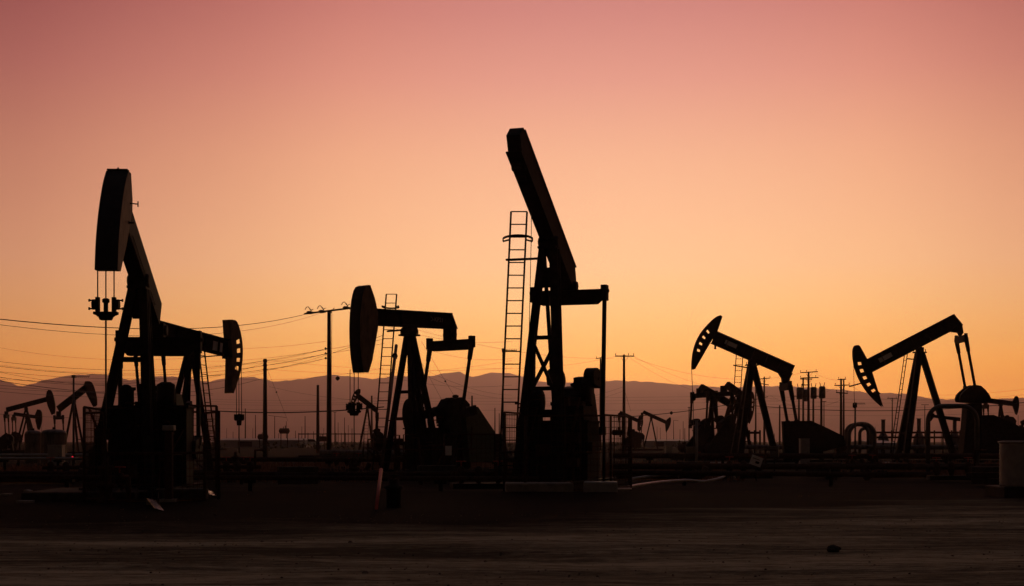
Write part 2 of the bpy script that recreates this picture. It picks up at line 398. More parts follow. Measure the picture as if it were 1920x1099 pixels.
def bridle(j, x, z0, z1, zrod, lats, clamp=True, r=.012, bw=.26, style=1):
    for y in lats:
        m = MB(); m.tube([(x, y, z0), (x, y*1.0, z1)], r, 6); j.part(m, 'bridle_cable', 'wire')
    m = MB(); b = bw
    m.plate([(-1,0)], 0, 0) if False else None
    vs = []
    prof = [(-b,.03),(b,.03),(b,-.02),(b*.62,-.05),(b*.45,-.13),(-b*.45,-.13),(-b*.62,-.05),(-b,-.02)]
    for dx in (-.07,.07): vs += [(x+dx, p, z1+q) for p, q in prof]
    n = 8; m.add(vs, [tuple(range(n)), tuple(reversed(range(n,2*n)))]+[(i,i+n,(i+1)%n+n,(i+1)%n) for i in range(n)])
    m.lathe([(.045,0),(.045,.20),(.07,.21),(.07,.27),(.04,.29)], (x,0,z1), 10)
    o = j.part(m, 'carrier_bar', bevel=.006)
    if clamp:
        for sg in (-1, 1):
            y = sg*abs(lats[0]); c = MB(); c.box((x, y, z1+.17), (.11, .07, .28)); c.lathe([(.10,-.045),(.10,.045)], (x, y+sg*.055, z1+.17), 12, axis='y')
            for dz in (.09,.25): c.tube([(x,y,z1+dz),(x,y+sg*.17,z1+dz)], .016, 6); c.box((x,y+sg*.16,z1+dz),(.05,.025,.05))
            c.tube([(x,y,z1-.06),(x,y,z1+.05)], .022, 6)
            j.part(c, 'cable_clamp')
    m = MB(); m.tube([(x, 0, z1), (x, 0, zrod)], .018, 8); j.part(m, 'polished_rod', 'galv')

def equalizer(j, x, z, half, tail=None, h=.2, w=.22, em='steel', eh=1.5):
    m = MB(); vs = []
    prof = [(-half,h*.5),(half,h*.5),(half,-h*.15),(half*.78,-h*.75),(-half*.78,-h*.75),(-half,-h*.15)]
    for dx in (-w/2, w/2): vs += [(x+dx, p, z+q) for p, q in prof]
    n = 6; m.add(vs, [tuple(range(n)), tuple(reversed(range(n,2*n)))]+[(i,i+n,(i+1)%n+n,(i+1)%n) for i in range(n)])
    for sg in (-1,1): m.box((x, sg*half, z+h*.2), (w*.8,.16,h*eh)); m.lathe([(.05,-.12),(.05,.12)], (x,sg*half,z+h*.35), 8, axis='y')
    o = j.part(m, 'equalizer', em, bevel=.008)
    if tail:
        m = MB(); m.box((tail[0], 0, (tail[1]+z+h*.5)/2), (.34, .36, abs(tail[1]-z-h*.5)+.04)); m.lathe([(.12,-.24),(.12,.24)], (tail[0],0,(tail[1]+z+h*.5)/2), 12, axis='y')
        j.part(m, 'tail_bearing', bevel=.01)

def pitman(j, top, bot, y, r=.055, yb=None, thick=0.25):
    yb = y if yb is None else yb
    a = Vector((top[0], y, top[1])); b = Vector((bot[0], yb, bot[1])); m = MB()
    m.bar(a, b, r*1.7, r*2); c = a.lerp(b, thick); m.bar(a, c, r*2.4, r*3.4, r*2.2, r*2.6); m.box(b, (.22,.14,.22)); m.box(a, (.17,.15,.2))
    j.part(m, 'pitman_arm', bevel=.005)

def drive(j, shaft, crank_a, Lc, half, cw=.5, gear=True, guard=None, skid=None, motor=None, box_h=None, cwt=.28, pin_r=None, hub=True, gw=.55):
    """gearbox on pedestal, cranks with counterweights, guard polygon, skid"""
    xs_, zs_ = shaft; ca, sa = math.cos(R(crank_a)), math.sin(R(crank_a))
    if gear:
        m = MB(); m.plate([(xs_-.55,zs_-.45),(xs_+.6,zs_-.45),(xs_+.62,zs_+.1),(xs_+.35,zs_+.42),(xs_-.2,zs_+.5),(xs_-.55,zs_+.25)], -gw/2, gw/2)
        m.box((xs_,0,zs_-.03),(1.3,gw+.1,.05)); m.lathe([(.03,0),(.12,.05),(.12,.1),(.04,.13)], (xs_-.1,0,zs_+.46), 10)
        for k in range(6): m.tube([(xs_-.5+k*.2,gw/2+.02,zs_-.06),(xs_-.5+k*.2,gw/2+.02,zs_+.02)], .02, 6)
        for sy in (-1,1): m.lathe([(.17,0),(.17,.06),(.12,.1)] if sy>0 else [(.12,-.1),(.17,-.06),(.17,0)], (xs_,sy*gw/2,zs_), 14, axis='y')
        j.part(m, 'gearbox', bevel=.012)
        m = MB(); hp = zs_-.5
        for dx in (-.45,.45): m.bar((xs_+dx*1.2, 0, .25), (xs_+dx, 0, hp+.05), gw*.9, .12)
        m.box((xs_,0,hp),(1.15,gw,.07)); m.bar((xs_-.5,0,.3),(xs_+.42,0,hp-.05),.1,.08)
        j.part(m, 'pedestal')
    for sg in (-1,1):
        y = sg*half; m = MB()
        a = Vector((xs_-ca*.22, y-sg*.13, zs_-sa*.22)); b = Vector((xs_+ca*Lc, y-sg*.13, zs_+sa*Lc))
        m.bar(a, b, .11, .34, .11, .26); m.lathe([(.17,-.09),(.17,.09)], (xs_, y-sg*.13, zs_), 14, axis='y')
        o = j.part(m, 'crank', bevel=.01)
        m = MB(); cx_, cz_ = xs_+ca*Lc*.86, zs_+sa*Lc*.86; pts = []
        for k in range(14):     # half moon weight hung outside the crank
            t = -math.pi/2 + math.pi*k/13; pts.append((cx_ + ca*cw*.62*math.cos(t) - sa*cw*1.05*math.sin(t), cz_ + sa*cw*.62*math.cos(t) + ca*cw*1.05*math.sin(t)))
        pts += [(cx_-ca*cw*.45 - sa*cw*.8, cz_-sa*cw*.45 + ca*cw*.8), (cx_-ca*cw*.45 + sa*cw*.8, cz_-sa*cw*.45 - ca*cw*.8)]
        m.plate(pts, y-sg*.07-cwt/2, y-sg*.07+cwt/2)
        m.lathe([(.04,-cwt/2-.03),(.04,cwt/2+.03)], (cx_,y-sg*.07,cz_), 8, axis='y')
        j.part(m, 'counterweight', 'steel', o, bevel=.015)
    if guard:
        pts, y0, y1, gm = guard; m = MB(); m.plate(pts, y0, y1)
        p2 = [(lerp(sum(p[0] for p in pts)/len(pts), x, .93), lerp(sum(p[1] for p in pts)/len(pts), z, .93)) for x, z in pts]
        m.plate(p2, y0-.012, y0); j.part(m, 'belt_guard', gm, bevel=.012)
    if motor:
        x, y, z = motor; m = MB(); m.lathe([(.1,-.42),(.24,-.38),(.26,-.3),(.26,.3),(.24,.38),(.1,.4)], (x,y,z), 16, axis='y')
        for k in range(8):
            t = math.pi*2*k/8; m.box((x+.27*math.cos(t), y, z+.27*math.sin(t)), (.03,.5,.03))
        m.box((x,y,z-.28),(.5,.6,.06)); m.box((x+.05,y,z+.3),(.2,.22,.14)); j.part(m, 'motor', 'rust')
    if skid:
        x0, x1, w = skid; m = MB()
        for sy in (-1,1): m.ibeam((x0, sy*w/2, .12), (x1, sy*w/2, .12), .16, .24, .02)
        k = 5
        for i in range(k): m.box((lerp(x0+.1,x1-.1,i/(k-1)),0,.13),(.14,w-.16,.16))
        j.part(m, 'skid')

def ladder(j, p0, p1, w, lat=(0,1), rungs=None, hoop=None, r=.016, step=.305):
    """p0, p1 base/top local 3-D; rails offset +-w/2 along horizontal direction lat=(x,y)"""
    a, b = Vector(p0), Vector(p1); o = Vector((lat[0], lat[1], 0)).normalized()*(w/2); m = MB()
    for sg in (-1,1): m.bar(a+o*sg, b+o*sg, r*2, r*2.6)
    n = rungs or int((b-a).length/step)
    for i in range(n+1):
        p = a.lerp(b, i/n); m.tube([p-o, p+o], r*.95, 6)
    lo = j.part(m, 'ladder')
    if hoop:
        t, rad = hoop; c = a.lerp(b, t); f_ = Vector((-o.y, o.x, 0)).normalized(); m = MB(); pts = []
        for k in range(17):
            an = math.pi*(-.12+1.24*k/16); pts.append(c + o.normalized()*(rad*math.cos(an)) + f_*(rad*math.sin(an)*2.0))
        for p, q in zip(pts, pts[1:]): m.bar(p, q, .055, .014, up=(0,0,1))
        m.bar(pts[0], c+o, .04,.014, up=(0,0,1)); m.bar(pts[-1], c-o, .04,.014, up=(0,0,1))
        j.part(m, 'safety_hoop', parent=lo)
    return lo
def text(j, s, u, v, ang, size, yy, parent, name='lettering', m='letter'):
    cu = bpy.data.curves.new(name, 'FONT'); cu.body = s; cu.size = size; cu.extrude = .002; cu.align_x = 'CENTER'; cu.align_y = 'CENTER'
    ob = bpy.data.objects.new(name, cu); scn.collection.objects.link(ob)
    dg = bpy.context.evaluated_depsgraph_get(); me_ = bpy.data.meshes.new_from_object(ob.evaluated_get(dg)); bpy.data.objects.remove(ob)
    o = bpy.data.objects.new(name, me_); me_.materials.clear(); me_.materials.append(M[m]); scn.collection.objects.link(o); o.parent = parent
    # text reads left to right seen from the +y side (local -x is screen right for heads facing left)
    o.matrix_local = Matrix.Translation((u, yy, v)) @ Matrix.Rotation(ang, 4, 'Y') @ Matrix.Rotation(math.pi, 4, 'Z') @ Matrix.Rotation(R(90), 4, 'X')
    return o

# ---- 1: tall pumpjack at the left, head towards the camera
j = j_left = Jack(260, 30.3, 273, 'largest left pumpjack facing the camera, broad curved horsehead hung on three cables')
PH = 4.89
phi = R(27); c27, s27 = math.cos(phi), math.sin(phi)
samson(j, (0, PH-.30), [(.7,-.86),(.7,.36),(-.7,.08),(-.7,.24)], .2, [((0,.36),(1,.36)),((0,.72),(1,.72))], .40, .11, wb=.24)
m = MB(); m.box((.06,0,PH-.85),(.05,.22,.42)); j.part(m, 'top_gusset')
walking_beam(j, (1.95*c27, PH+1.95*s27), (-1.80*c27, PH-1.80*s27), .56, .32, cut=.0, box=True)
horse_head(j, [(2.02,6.6),(2.3,6.33),(2.6,5.85),(2.8,5.4),(2.93,4.95),(2.98,4.52)], [(2.72,4.52),(2.2,5.1),(1.66,5.85),(1.64,6.1),(1.78,6.6)], .44, matn='brown')
m = MB(); m.box((1.95,0,6.625),(.2,.40,.03)); m.box((1.95,-.17,6.6),(.08,.03,.05)); m.box((1.95,.17,6.6),(.08,.03,.05)); m.lathe([(.02,0),(.02,.06)],(1.95,0,6.62),6); j.part(m, 'head_latch')
m = MB(); m.tube([(1.9,.2,5.98),(1.8,.36,5.98)],.013,6); m.box((1.8,.36,5.98),(.03,.02,.11)); j.part(m, 'lock_pin')
m = MB(); m.tube([(2.0,.2,5.58),(1.95,.31,5.58)],.02,6); m.box((2.0,.225,5.58),(.08,.01,.06)); j.part(m, 'lock_pin')
bridle(j, 3.0, 4.53, 3.68, .9, (-.155, 0, .155), r=.013, bw=.23)
ex, ez = -2.2, PH-1.46
equalizer(j, ex, ez, .88, (-1.95, ez+.45), .34, .26)
for sg in (-1,1): pitman(j, (ex, ez), (-2.3, 1.25), sg*.88, .05)
drive(j, (-1.9, 1.9), -100, .95, .86, .45, skid=(1.6,-3.6,1.4), motor=(-3.2,0,.8), guard=([(-1.6,2.3),(-2.3,2.3),(-3.3,1.4),(-3.4,.5),(-1.8,.6)], .3, .5, 'steel'))
m = MB(); m.lathe([(.02,0),(.1,0),(.16,.12),(.16,.4),(.12,.5),(.05,.55)],(-.4,-.35,1.9),12); m.box((-.4,-.35,1.4),(.5,.5,1.1)); m.lathe([(.07,0),(.07,.42),(.11,.46),(.1,.56)],(-.2,.05,1.9),10); j.part(m, 'engine_block')
m = MB(); m.box((-1.35,.0,1.12),(.9,1.7,1.7)); m.box((-1.35,.0,1.99),(1.0,1.8,.05)); m.box((-.89,.3,1.1),(.02,.6,1.2)); j.part(m, 'engine_housing', bevel=.01)
m = MB(); m.lathe([(.08,0),(.16,.04),(.2,.12),(.2,.5),(.1,.56)],(-1.2,.35,1.98),14); m.lathe([(.05,0),(.05,.36),(.09,.38),(.09,.44)],(-1.2,-.4,1.98),10); m.box((-1.2,0,2.05),(.3,.6,.1)); j.part(m, 'air_cleaner')

# ---- 2: pumpjack behind it facing right
j = j_rear = Jack(357, 49, 60, 'mid-size pumpjack behind the large left one, slotted horsehead turned right, sign on beam')
PH = 4.77; ph = R(-7)
samson(j, (0, PH-.42), [(.3,-.65),(.3,.5),(-1.2,-.35),(-1.2,.35)], .15, [((0,.5),(1,.5))], .4, .09)
walking_beam(j, (2.05, PH+2.05*math.tan(ph)), (-2.1, PH-2.1*math.tan(ph)), .60, .3, panel=(.45,.95,-.2,.13,-1))
horse_head(j, [(2.0,5.56),(2.22,5.54),(2.4,5.2),(2.52,4.8),(2.54,4.3),(2.46,3.8),(2.27,3.4),(2.04,2.94)], [(1.93,2.94),(1.98,4.2),(1.85,5.2),(1.82,5.55)], .34, 4, matn='brown')
for dy in (-.12,0,.12):
    m = MB(); m.tube([(2.5,dy,4.0),(2.52,dy,2.1)],.014,5); j.part(m,'bridle_cable','wire')
m = MB(); m.box((2.52,0,2.02),(.1,.34,.1)); m.lathe([(.08,-.3),(.1,-.1),(.08,.0),(.05,.12)],(2.52,0,2.1),10); m.box((2.52,-.14,2.1),(.12,.1,.2)); m.box((2.52,.14,2.1),(.12,.1,.2)); j.part(m,'carrier_bar')
m = MB(); m.tube([(2.52,0,2.0),(2.52,0,.8)],.022,6); j.part(m,'polished_rod','galv')
equalizer(j, -2.0, PH-.35, .62, (-2.0, PH-.02), .32, .26, eh=1.0)
for sg in (-1,1): pitman(j, (-2.0, PH-.35), (-1.7, 1.7), sg*.62, .04)
drive(j, (-1.6,1.9), -60, .8, .9, .4, gw=.8, skid=(1.4,-3.6,1.4), motor=(-3.2,0,.7), guard=([(-1.2,2.5),(-2.0,2.4),(-3.4,1.4),(-3.4,.5),(-1.3,.5)], -.7, -.5, 'steel'))
ladder(j, (.45,-.72,.3), (.10,-.40,4.5), .36, (1,.2))
m = MB(); m.bar((-.1,-.3,4.1),(1.3,-.3,4.25),.04,.04); j.part(m, 'brake_link')
m = MB(); m.box((1.7,0,4.22),(.1,.08,.12)); m.lathe([(.05,-.03),(.05,.03)],(1.8,0,4.2),8,axis='y'); j.part(m,'head_hook')

# ---- 3: pumpjack left of centre with solid brown head
j = j_mid = Jack(775, 49, 231, 'middle pumpjack left of centre with solid tan horsehead and level walking beam')
PH = 5.37
samson(j, (.2, PH-.40), [(.65,-.72),(.65,.60),(-1.0,-.1),(-1.0,.40)], .17, [((0,.42),(1,.42)),((0,.62),(1,.62)),((0,.8),(1,.8))], .55, .09, ws=[.17,.2,.16,.17], wb=.24)
m = MB(); m.box((-.9,0,.95),(1.3,1.3,1.4)); m.box((-.9,0,1.67),(1.4,1.4,.05)); m.lathe([(.05,0),(.05,.35),(.08,.37),(.08,.42)],(-.6,.3,1.68),10); j.part(m, 'engine_housing', bevel=.01)
o = walking_beam(j, (2.1, PH+.0), (-2.12, PH+.13), .56, .36, cut=.26, ribs=2)
text(j, 'D-KP21', -1.15, PH+.12, 0, .22, .045, o)
horse_head(j, [(2.40,6.39),(2.58,6.34),(2.72,6.0),(2.80,5.5),(2.83,5.0),(2.82,4.5),(2.77,4.0),(2.66,3.5)], [(2.42,3.5),(2.25,3.9),(1.98,5.0),(1.98,5.5),(2.12,5.95),(2.34,6.39)], .5, matn='brown')
bridle(j, 2.85, 3.6, 2.2, .6, (-.19, 0, .19), r=.015)
equalizer(j, -1.93, 4.67, 1.0, (-1.9, 5.20), .29, .26, eh=1.4)
for sg in (-1,1): pitman(j, (-1.95, 4.68), (-1.45, 2.35), sg*.98, .05)
drive(j, (-2.1, 2.3), -12, 1.35, .98, .66, skid=(1.8,-5.0,1.6), motor=(-4.4,0,.9), gw=.6,
      guard=([(-1.75,2.2),(-1.95,2.45),(-2.45,2.45),(-3.4,1.55),(-3.5,.5),(-2.0,.5)], .55, .85, 'green'))
ladder(j, (.05,-1.66,.2), (.25,-.80,6.33), .36, (-.63,.777), hoop=(.93,.30))
m = MB(); m.bar((.25,-1.0,5.05),(.2,-.1,5.07),.06,.05); j.part(m, 'ladder_bracket')

# ---- 4: tallest pumpjack, no horsehead
j = j_tall = Jack(1038, 36, 252, 'tallest pumpjack at the centre, steep beam without a horsehead beside a long ladder')
PH = 6.32; phi = R(31); cp, sp_ = math.cos(phi), math.sin(phi)
samson(j, (.42, PH-.16), [(.9,-.72),(.9,.45),(-.9,-1.18),(-.9,-.12)], .22, [((0,.385),(1,.385)),((0,.605),(1,.605)),((0,.395),(1,.66)),((1,.40),(0,.665)),((0,.8),(1,.8))], .46, .15, ws=[.19,.24,.11,.09], wb=.22)
m = MB(); m.box((.46,0,PH-1.0),(.05,.34,.5)); j.part(m, 'top_gusset')
# beam with square-cut nose
m = MB(); a = Vector((3.75*cp,0,PH+3.75*sp_)); b = Vector((-1.75*cp,0,PH-1.75*sp_)); d = (b-a).normalized(); n = Vector((-d.z,0,d.x)); n = n if n.z>0 else -n
def Pq(u,v): q = a+d*u+n*v; return (q.x,q.z)
m.plate([Pq(.0,.31),Pq(5.25,.31),Pq(5.65,-.05),Pq(5.65,-.31),Pq(0.25,-.31),Pq(-.12,-.02)], -.17, .17); o = j.part(m, 'walking_beam', bevel=.008)
m = MB()
for v in (.325,-.325): m.plate([Pq(.1,v-.015),Pq(5.3,v-.015),Pq(5.3,v+.015),Pq(.1,v+.015)], -.19, .19)
j.part(m, 'beam_flange', parent=o)
m = MB(); m.lathe([(.09,-.16),(.09,.16)], (Pq(.6,-.36)[0],0,Pq(.6,-.36)[1]), 10, axis='y'); m.box((Pq(.6,-.34)[0],0,Pq(.6,-.34)[1]),(.1,.2,.1)); j.part(m, 'head_hinge')
m = MB(); m.box((Pq(1.0,-.36)[0],0,Pq(1.0,-.36)[1]),(.14,.16,.1)); j.part(m, 'beam_lug')
m = MB(); m.tube([(Pq(2.1,-.33)[0],-.1,Pq(2.1,-.33)[1]),(Pq(2.1,-.33)[0],-.1,PH-.1),(1.0,-.4,1.2)], .009, 4); j.part(m, 'brake_cable', 'wire')
ez = 5.04; ex = -1.45
equalizer(j, ex, ez, .96, (-1.4, ez+.36), .30, .3, eh=1.35)
for sg in (-1,1): pitman(j, (ex, ez), (-1.7, 1.5), sg*.96, .055, thick=.03, yb=sg*.96-.12)
drive(j, (-1.9, 2.2), 96, .8, .58, .46, skid=(1.7,-3.4,1.5), motor=(-2.9,-.3,1.0), gw=.5,
      guard=([(-1.5,2.9),(-2.0,2.95),(-2.8,2.5),(-3.3,1.5),(-3.3,.5),(-1.6,.5)], .1, .35, 'steel'))
m = MB(); m.lathe([(.1,-.2),(.3,-.18),(.34,-.1),(.34,.1),(.3,.18),(.1,.2)],(-.9,-.75,2.25),18,axis='y'); m.box((-.9,-.75,1.2),(.35,.3,1.9)); m.box((-.9,-.3,1.95),(.3,.7,.2)); j.part(m, 'engine_block')
m = MB(); m.box((-1.3,-.05,.97),(1.2,1.5,1.5)); m.box((-1.3,-.05,1.74),(1.3,1.6,.05)); m.box((-1.3,.3,1.95),(.9,.5,.4)); m.lathe([(.05,0),(.05,.4),(.08,.42),(.08,.5)],(-1.0,-.3,1.75),10); j.part(m, 'engine_housing', bevel=.01)
m = MB(); m.lathe([(.05,-.1),(.36,-.1),(.36,.1),(.05,.1)],(-1.6,.45,2.55),22,axis='y'); j.part(m, 'flywheel')
ladder(j, (.6,-1.05,.3), (.62,-.72,6.98), .40, (.32,-.95), hoop=(.895,.38), r=.018)
m = MB(); m.bar((.62,-.95,5.78),(.3,-.1,5.83),.07,.06); m.bar((.66,-.5,5.78),(.66,-1.05,5.78),.07,.05); j.part(m, 'ladder_bracket')

# ---- 5: right pumpjack with slotted head held high
def P2(j, px, py, y): x, z = j.at(px, py, y); return Vector((x, y, z))
j = Jack(1408, 75, 185, 'right-hand pumpjack, slotted horsehead raised at its left end, pale plate on sloping beam')
J = j.at
arc = [J(*p) for p in [(1350,591.5),(1345,592.5),(1334,601.4),(1322.8,613.4),(1315,623),(1308.6,634),(1303,647),(1299.3,661.6),(1297.4,678),(1297.2,692.8)]]
back = [J(*p) for p in [(1302,692.8),(1330.5,643.5),(1344.7,620),(1353.3,594.3)]]
horse_head(j, arc, back, .36, 4)
a, b = J(1338,632.5), J(1484.5,697)
walking_beam(j, a, b, .70, .34, cut=0, panel=(.65,1.32,-.08,.14,1))
C_ = J(1410,681)
samson(j, (C_[0], C_[1]), [(J(1380,870)[0],-.8),(J(1380,870)[0],.8),(J(1456,868)[0],0)], .30, [((0,.45),(1,.45)),((0,.7),(1,.7))], .45)
for y in (-.1,.1):
    m = MB(); m.tube([P2(j,1297.5,690,y)+Vector((.02,0,0)), P2(j,1298.5,738,y)], .02, 5); j.part(m,'bridle_cable','galv')
x_, z_ = J(1300,745); m = MB(); m.lathe([(.05,-.2),(.13,-.12),(.13,.1),(.06,.2),(.04,.3)], (x_,0,z_), 10); j.part(m,'carrier_bar')
m = MB(); m.tube([(x_,0,z_),(x_,0,.7)], .022, 6); j.part(m,'polished_rod','galv')
E_ = J(1473,724); equalizer(j, E_[0], E_[1], .85, None, .30, .2, 'face', 1.2)
m = MB(); q = J(1472,706); m.plate([J(1460,700),J(1485,700),J(1480,710),J(1478,719),J(1467,719),J(1466,710)], -.16, .16); j.part(m,'tail_bearing')
bt = J(1485,792)
for sg in (-1,1): pitman(j, (E_[0], E_[1]), bt, sg*.85, .07, thick=.4)
guard = [J(*p, .75) for p in [(1467,790),(1519,789),(1550,803),(1580,818),(1583,836),(1560,842),(1470,866)]]
drive(j, J(1522,826), -70, .8, .9, .4, skid=(J(1375,868)[0], J(1600,868)[0], 1.6), motor=(J(1575,845)[0],0,.9), guard=(guard, .55, .95, 'steel'))
ladder(j, (J(1368,860)[0],.75,.3), (J(1383,663)[0],.45,J(1383,663)[1]), .4, (1,.3))
m = MB(); m.bar(P2(j,1375,685,.4), P2(j,1404,690,.2), .06,.06); j.part(m,'ladder_bracket')
m = MB(); m.plate([J(1339,648),J(1343,649),J(1342,652),J(1340,651)], -.04,.04); m.lathe([(.06,-.04),(.06,.04)], (J(1341,653)[0],0,J(1341,653)[1]), 8, axis='y'); j.part(m,'head_hook')

# ---- 6: far right large pumpjack, beam tail raised
j = Jack(1722, 75, 180, 'far-right large pumpjack, slotted horsehead lowered, beam tail raised above a domed counterweight')
J = j.at
arc = [J(*p) for p in [(1608,647.5),(1603,647),(1599.5,653),(1599,665),(1600.5,680),(1603.8,694),(1612.5,714.9),(1624.6,733.9),(1640,751),(1654.8,763.5)]]
back = [J(*p) for p in [(1647,739),(1635,701),(1624.6,673.4),(1616,657.8),(1611,649)]]
horse_head(j, arc, back, .36, -5, matn='steel')
walking_beam(j, J(1626,688), J(1798.5,598.5), .74, .34, cut=.15, panel=(.7,1.45,-.12,.12,1))
C_ = J(1724.5,657.5)
samson(j, C_, [(J(1690,868)[0],-.8),(J(1690,868)[0],.8),(J(1790,862)[0],0)], .30, [((0,.5),(1,.5)),((0,.75),(1,.75))], .45)
m = MB(); m.bar(P2(j,1592,725,0), P2(j,1617,718,0), .08,.07); j.part(m,'head_stop_bar')
m = MB(); m.tube([P2(j,1600,660,-.1), P2(j,1602,756,-.1)], .014, 5); m.tube([P2(j,1600,660,.1), P2(j,1602,756,.1)], .014, 5); j.part(m,'bridle_cable','wire')
x_, z_ = J(1603,760); m = MB(); m.lathe([(.05,-.15),(.12,-.1),(.12,.1),(.05,.15)], (x_,0,z_), 10); j.part(m,'carrier_bar')
m = MB(); m.tube([(x_,0,z_),(x_,0,.7)], .03, 6); j.part(m,'polished_rod')
m = MB(); m.plate([J(1781,622),J(1797,605),J(1803,612),J(1805,624),J(1800,632),J(1796,624)], -.16,.16); j.part(m,'tail_bearing')
E_ = J(1802,635); equalizer(j, E_[0], E_[1], .8, None, .28, .18, 'face', 1.2)
bt = J(1819,727)
for sg in (-1,1): pitman(j, (E_[0],E_[1]), bt, sg*.8, .062, thick=.28)
dome = [J(*p) for p in [(1797,754),(1795,748),(1797,741),(1802,735),(1808,730),(1813,726),(1822,722),(1834,724),(1842,731),(1850,741),(1853,749),(1851,756),(1835,757)]]
for y in (-.36,.36):
    m = MB(); m.plate(dome, y-.14, y+.14); j.part(m, 'counterweight', bevel=.02)
m = MB(); m.bar((J(1824,740)[0],-.21,J(1824,740)[1]),(J(1824,740)[0],.21,J(1824,740)[1]),.3,.3); j.part(m,'crank_shaft')
m = MB(); m.plate([J(1809,757),J(1836,757),J(1838,800),J(1838,860),J(1800,860),J(1806,800)], -.45,.45); j.part(m, 'gearbox', bevel=.015)
m = MB(); m.plate([J(*p, .6) for p in [(1836,779),(1860,778),(1895,792),(1930,812),(1932,845),(1838,850)]], .4,.85); j.part(m,'belt_guard', bevel=.015)
m = MB(); m.plate([J(*p) for p in [(1745,776),(1751,775),(1752,778),(1800,783),(1800,790),(1750,783),(1745,790)]], -.08,.08); j.part(m,'brake_lever')
m = MB()
for sy in (-.8,.8): m.ibeam((J(1680,868)[0],sy,.12),(J(1930,868)[0],sy,.12),.16,.24,.02)
j.part(m,'skid')
ladder(j, (J(1679,860)[0],-.9,.3), (J(1702,664)[0],-.35,J(1702,664)[1]), .4, (-.1,1))
m = MB(); m.bar((J(1703,672)[0],-.35,J(1703,672)[1]),(J(1722,672)[0],-.1,J(1722,674)[1]),.06,.06); j.part(m,'ladder_bracket')

def pipework(j, x0, x1, y0, y1, z1, n, seed):
    rnd = random.Random(seed); m = MB()
    for k in range(n):
        x, y = rnd.uniform(x0,x1), rnd.uniform(y0,y1); z = rnd.uniform(.5,z1); r = rnd.choice((.02,.03,.04)); q = rnd.random()
        if q < .4: m.tube([(x,y,.2),(x,y,z),(x+rnd.uniform(-.6,.6),y,z)], r, 6)
        elif q < .7: m.tube([(x,y,z),(x,y+rnd.uniform(-.9,.9),z),(x,y+rnd.uniform(-.4,.4),.3)], r, 6); m.lathe([(.02,-.02),(.1,-.02),(.1,.02),(.02,.02)], (x,y,z+.1), 10)
        else: w = rnd.uniform(.12,.35); m.box((x,y,z-w/2),(w,w*1.2,w)); m.tube([(x,y,.2),(x,y,z-w)], .025, 6)
    m.tube([(x0,y0,.95),(x1,y0,.95),(x1,y1,.95),(x0,y1,.95)], .022, 6)
    j.part(m, 'pipework', 'rust')

# ---- distant jacks, all seen nearly side on
pipework(j_left, -.6, 1.0, -.75, .8, 2.0, 16, 1); pipework(j_tall, -2.4, .9, -.85, .8, 2.5, 26, 2); pipework(j_mid, -2.2, .9, -1.0, .9, 2.0, 26, 3); pipework(j_rear, -2.4, .8, -.9, .8, 2.2, 16, 4)
def small_jack(base_px, D, psi, label, tip, tail, depth, arc, back, piv, legs, eq=None, slots=0, hw=.36, crank=None, guard=None, rod=None, headm='steel', lad=None):
    j = Jack(base_px, D, psi, label); J = j.at
    horse_head(j, [J(*p) for p in arc], [J(*p) for p in back], hw, slots, matn=headm)
    walking_beam(j, J(*tip), J(*tail), depth, .32, cut=.08)
    P_ = J(*piv); feet = []
    for k, (lx, yy) in enumerate(legs): feet.append((J(lx, 835)[0], yy))
    samson(j, P_, feet, .17, [((0,.5),(1,.5)),((0,.75),(1,.75))], .4)
    if eq:
        ex, ey, half, bot = eq; E = J(ex, ey); tz = J(*tail)
        equalizer(j, E[0], E[1], half, (E[0], tz[1]-depth*.3), .24, .26)
        for sg in (-1,1): pitman(j, E, J(*bot), sg*half, .055)
    if crank:
        cx_, cy_, an = crank; s_ = J(cx_, cy_); drive(j, s_, an, .65, .75, .34, skid=(feet[0][0]+.6, s_[0]-2.0, 1.4), motor=(s_[0]-1.5,0,.8),
              guard=([(s_[0]+.2,s_[1]+.25),(s_[0]-.5,s_[1]+.2),(s_[0]-1.7,.9),(s_[0]-1.7,.4),(s_[0]+.1,.4)], -.6, -.45, 'steel'))
    if rod:
        a = J(rod[0], rod[1]); m = MB(); m.tube([(a[0],0,a[1]),(a[0],0,.6)], .025, 5); j.part(m, 'polished_rod', 'galv')
    if lad: 
        ladder(j, (J(lad[0],830)[0],.5,.3), (J(lad[1],lad[2])[0],.3,J(lad[1],lad[2])[1]), .4, (1,.3))
    return j
small_jack(49,148,8,'leftmost distant pumpjack with plain head raised at the right end of its beam',(87,749),(11,769),.5,
    [(91,731),(95,731),(99,738),(102,750),(104,762),(103,775)],[(97,778),(90,762),(86,747),(88,735)],(49,766),[(70,-.7),(70,.7),(28,0)],(12,781,.9,(14,822)),crank=(14,822,-60),rod=(103,775),headm='rust')
small_jack(138,135,40,'distant pumpjack beside the antenna mast, beam rising steeply to its rounded head',(163,726),(109,768),.62,
    [(161,715),(169,715),(174,722),(178,735),(181,748),(181,760)],[(176,763),(170,752),(163,738),(158,722)],(138,752),[(152,-.7),(152,.7),(119,0)],(110,783,1.0,(112,830)),crank=(100,826,-90),rod=(180,760),headm='rust')
small_jack(50,170,6,'small low pumpjack beneath the leftmost distant one, level beam and dark oval head',(68,782),(25,776),.42,
    [(70,768),(76,768),(79,775),(79,788),(77,798),(74,806)],[(71,806),(67,790),(66,778)],(50,784),[(60,-.6),(60,.6),(36,0)],(26,786,.8,(27,812)),crank=(30,818,-60),rod=(78,800),headm='rust')
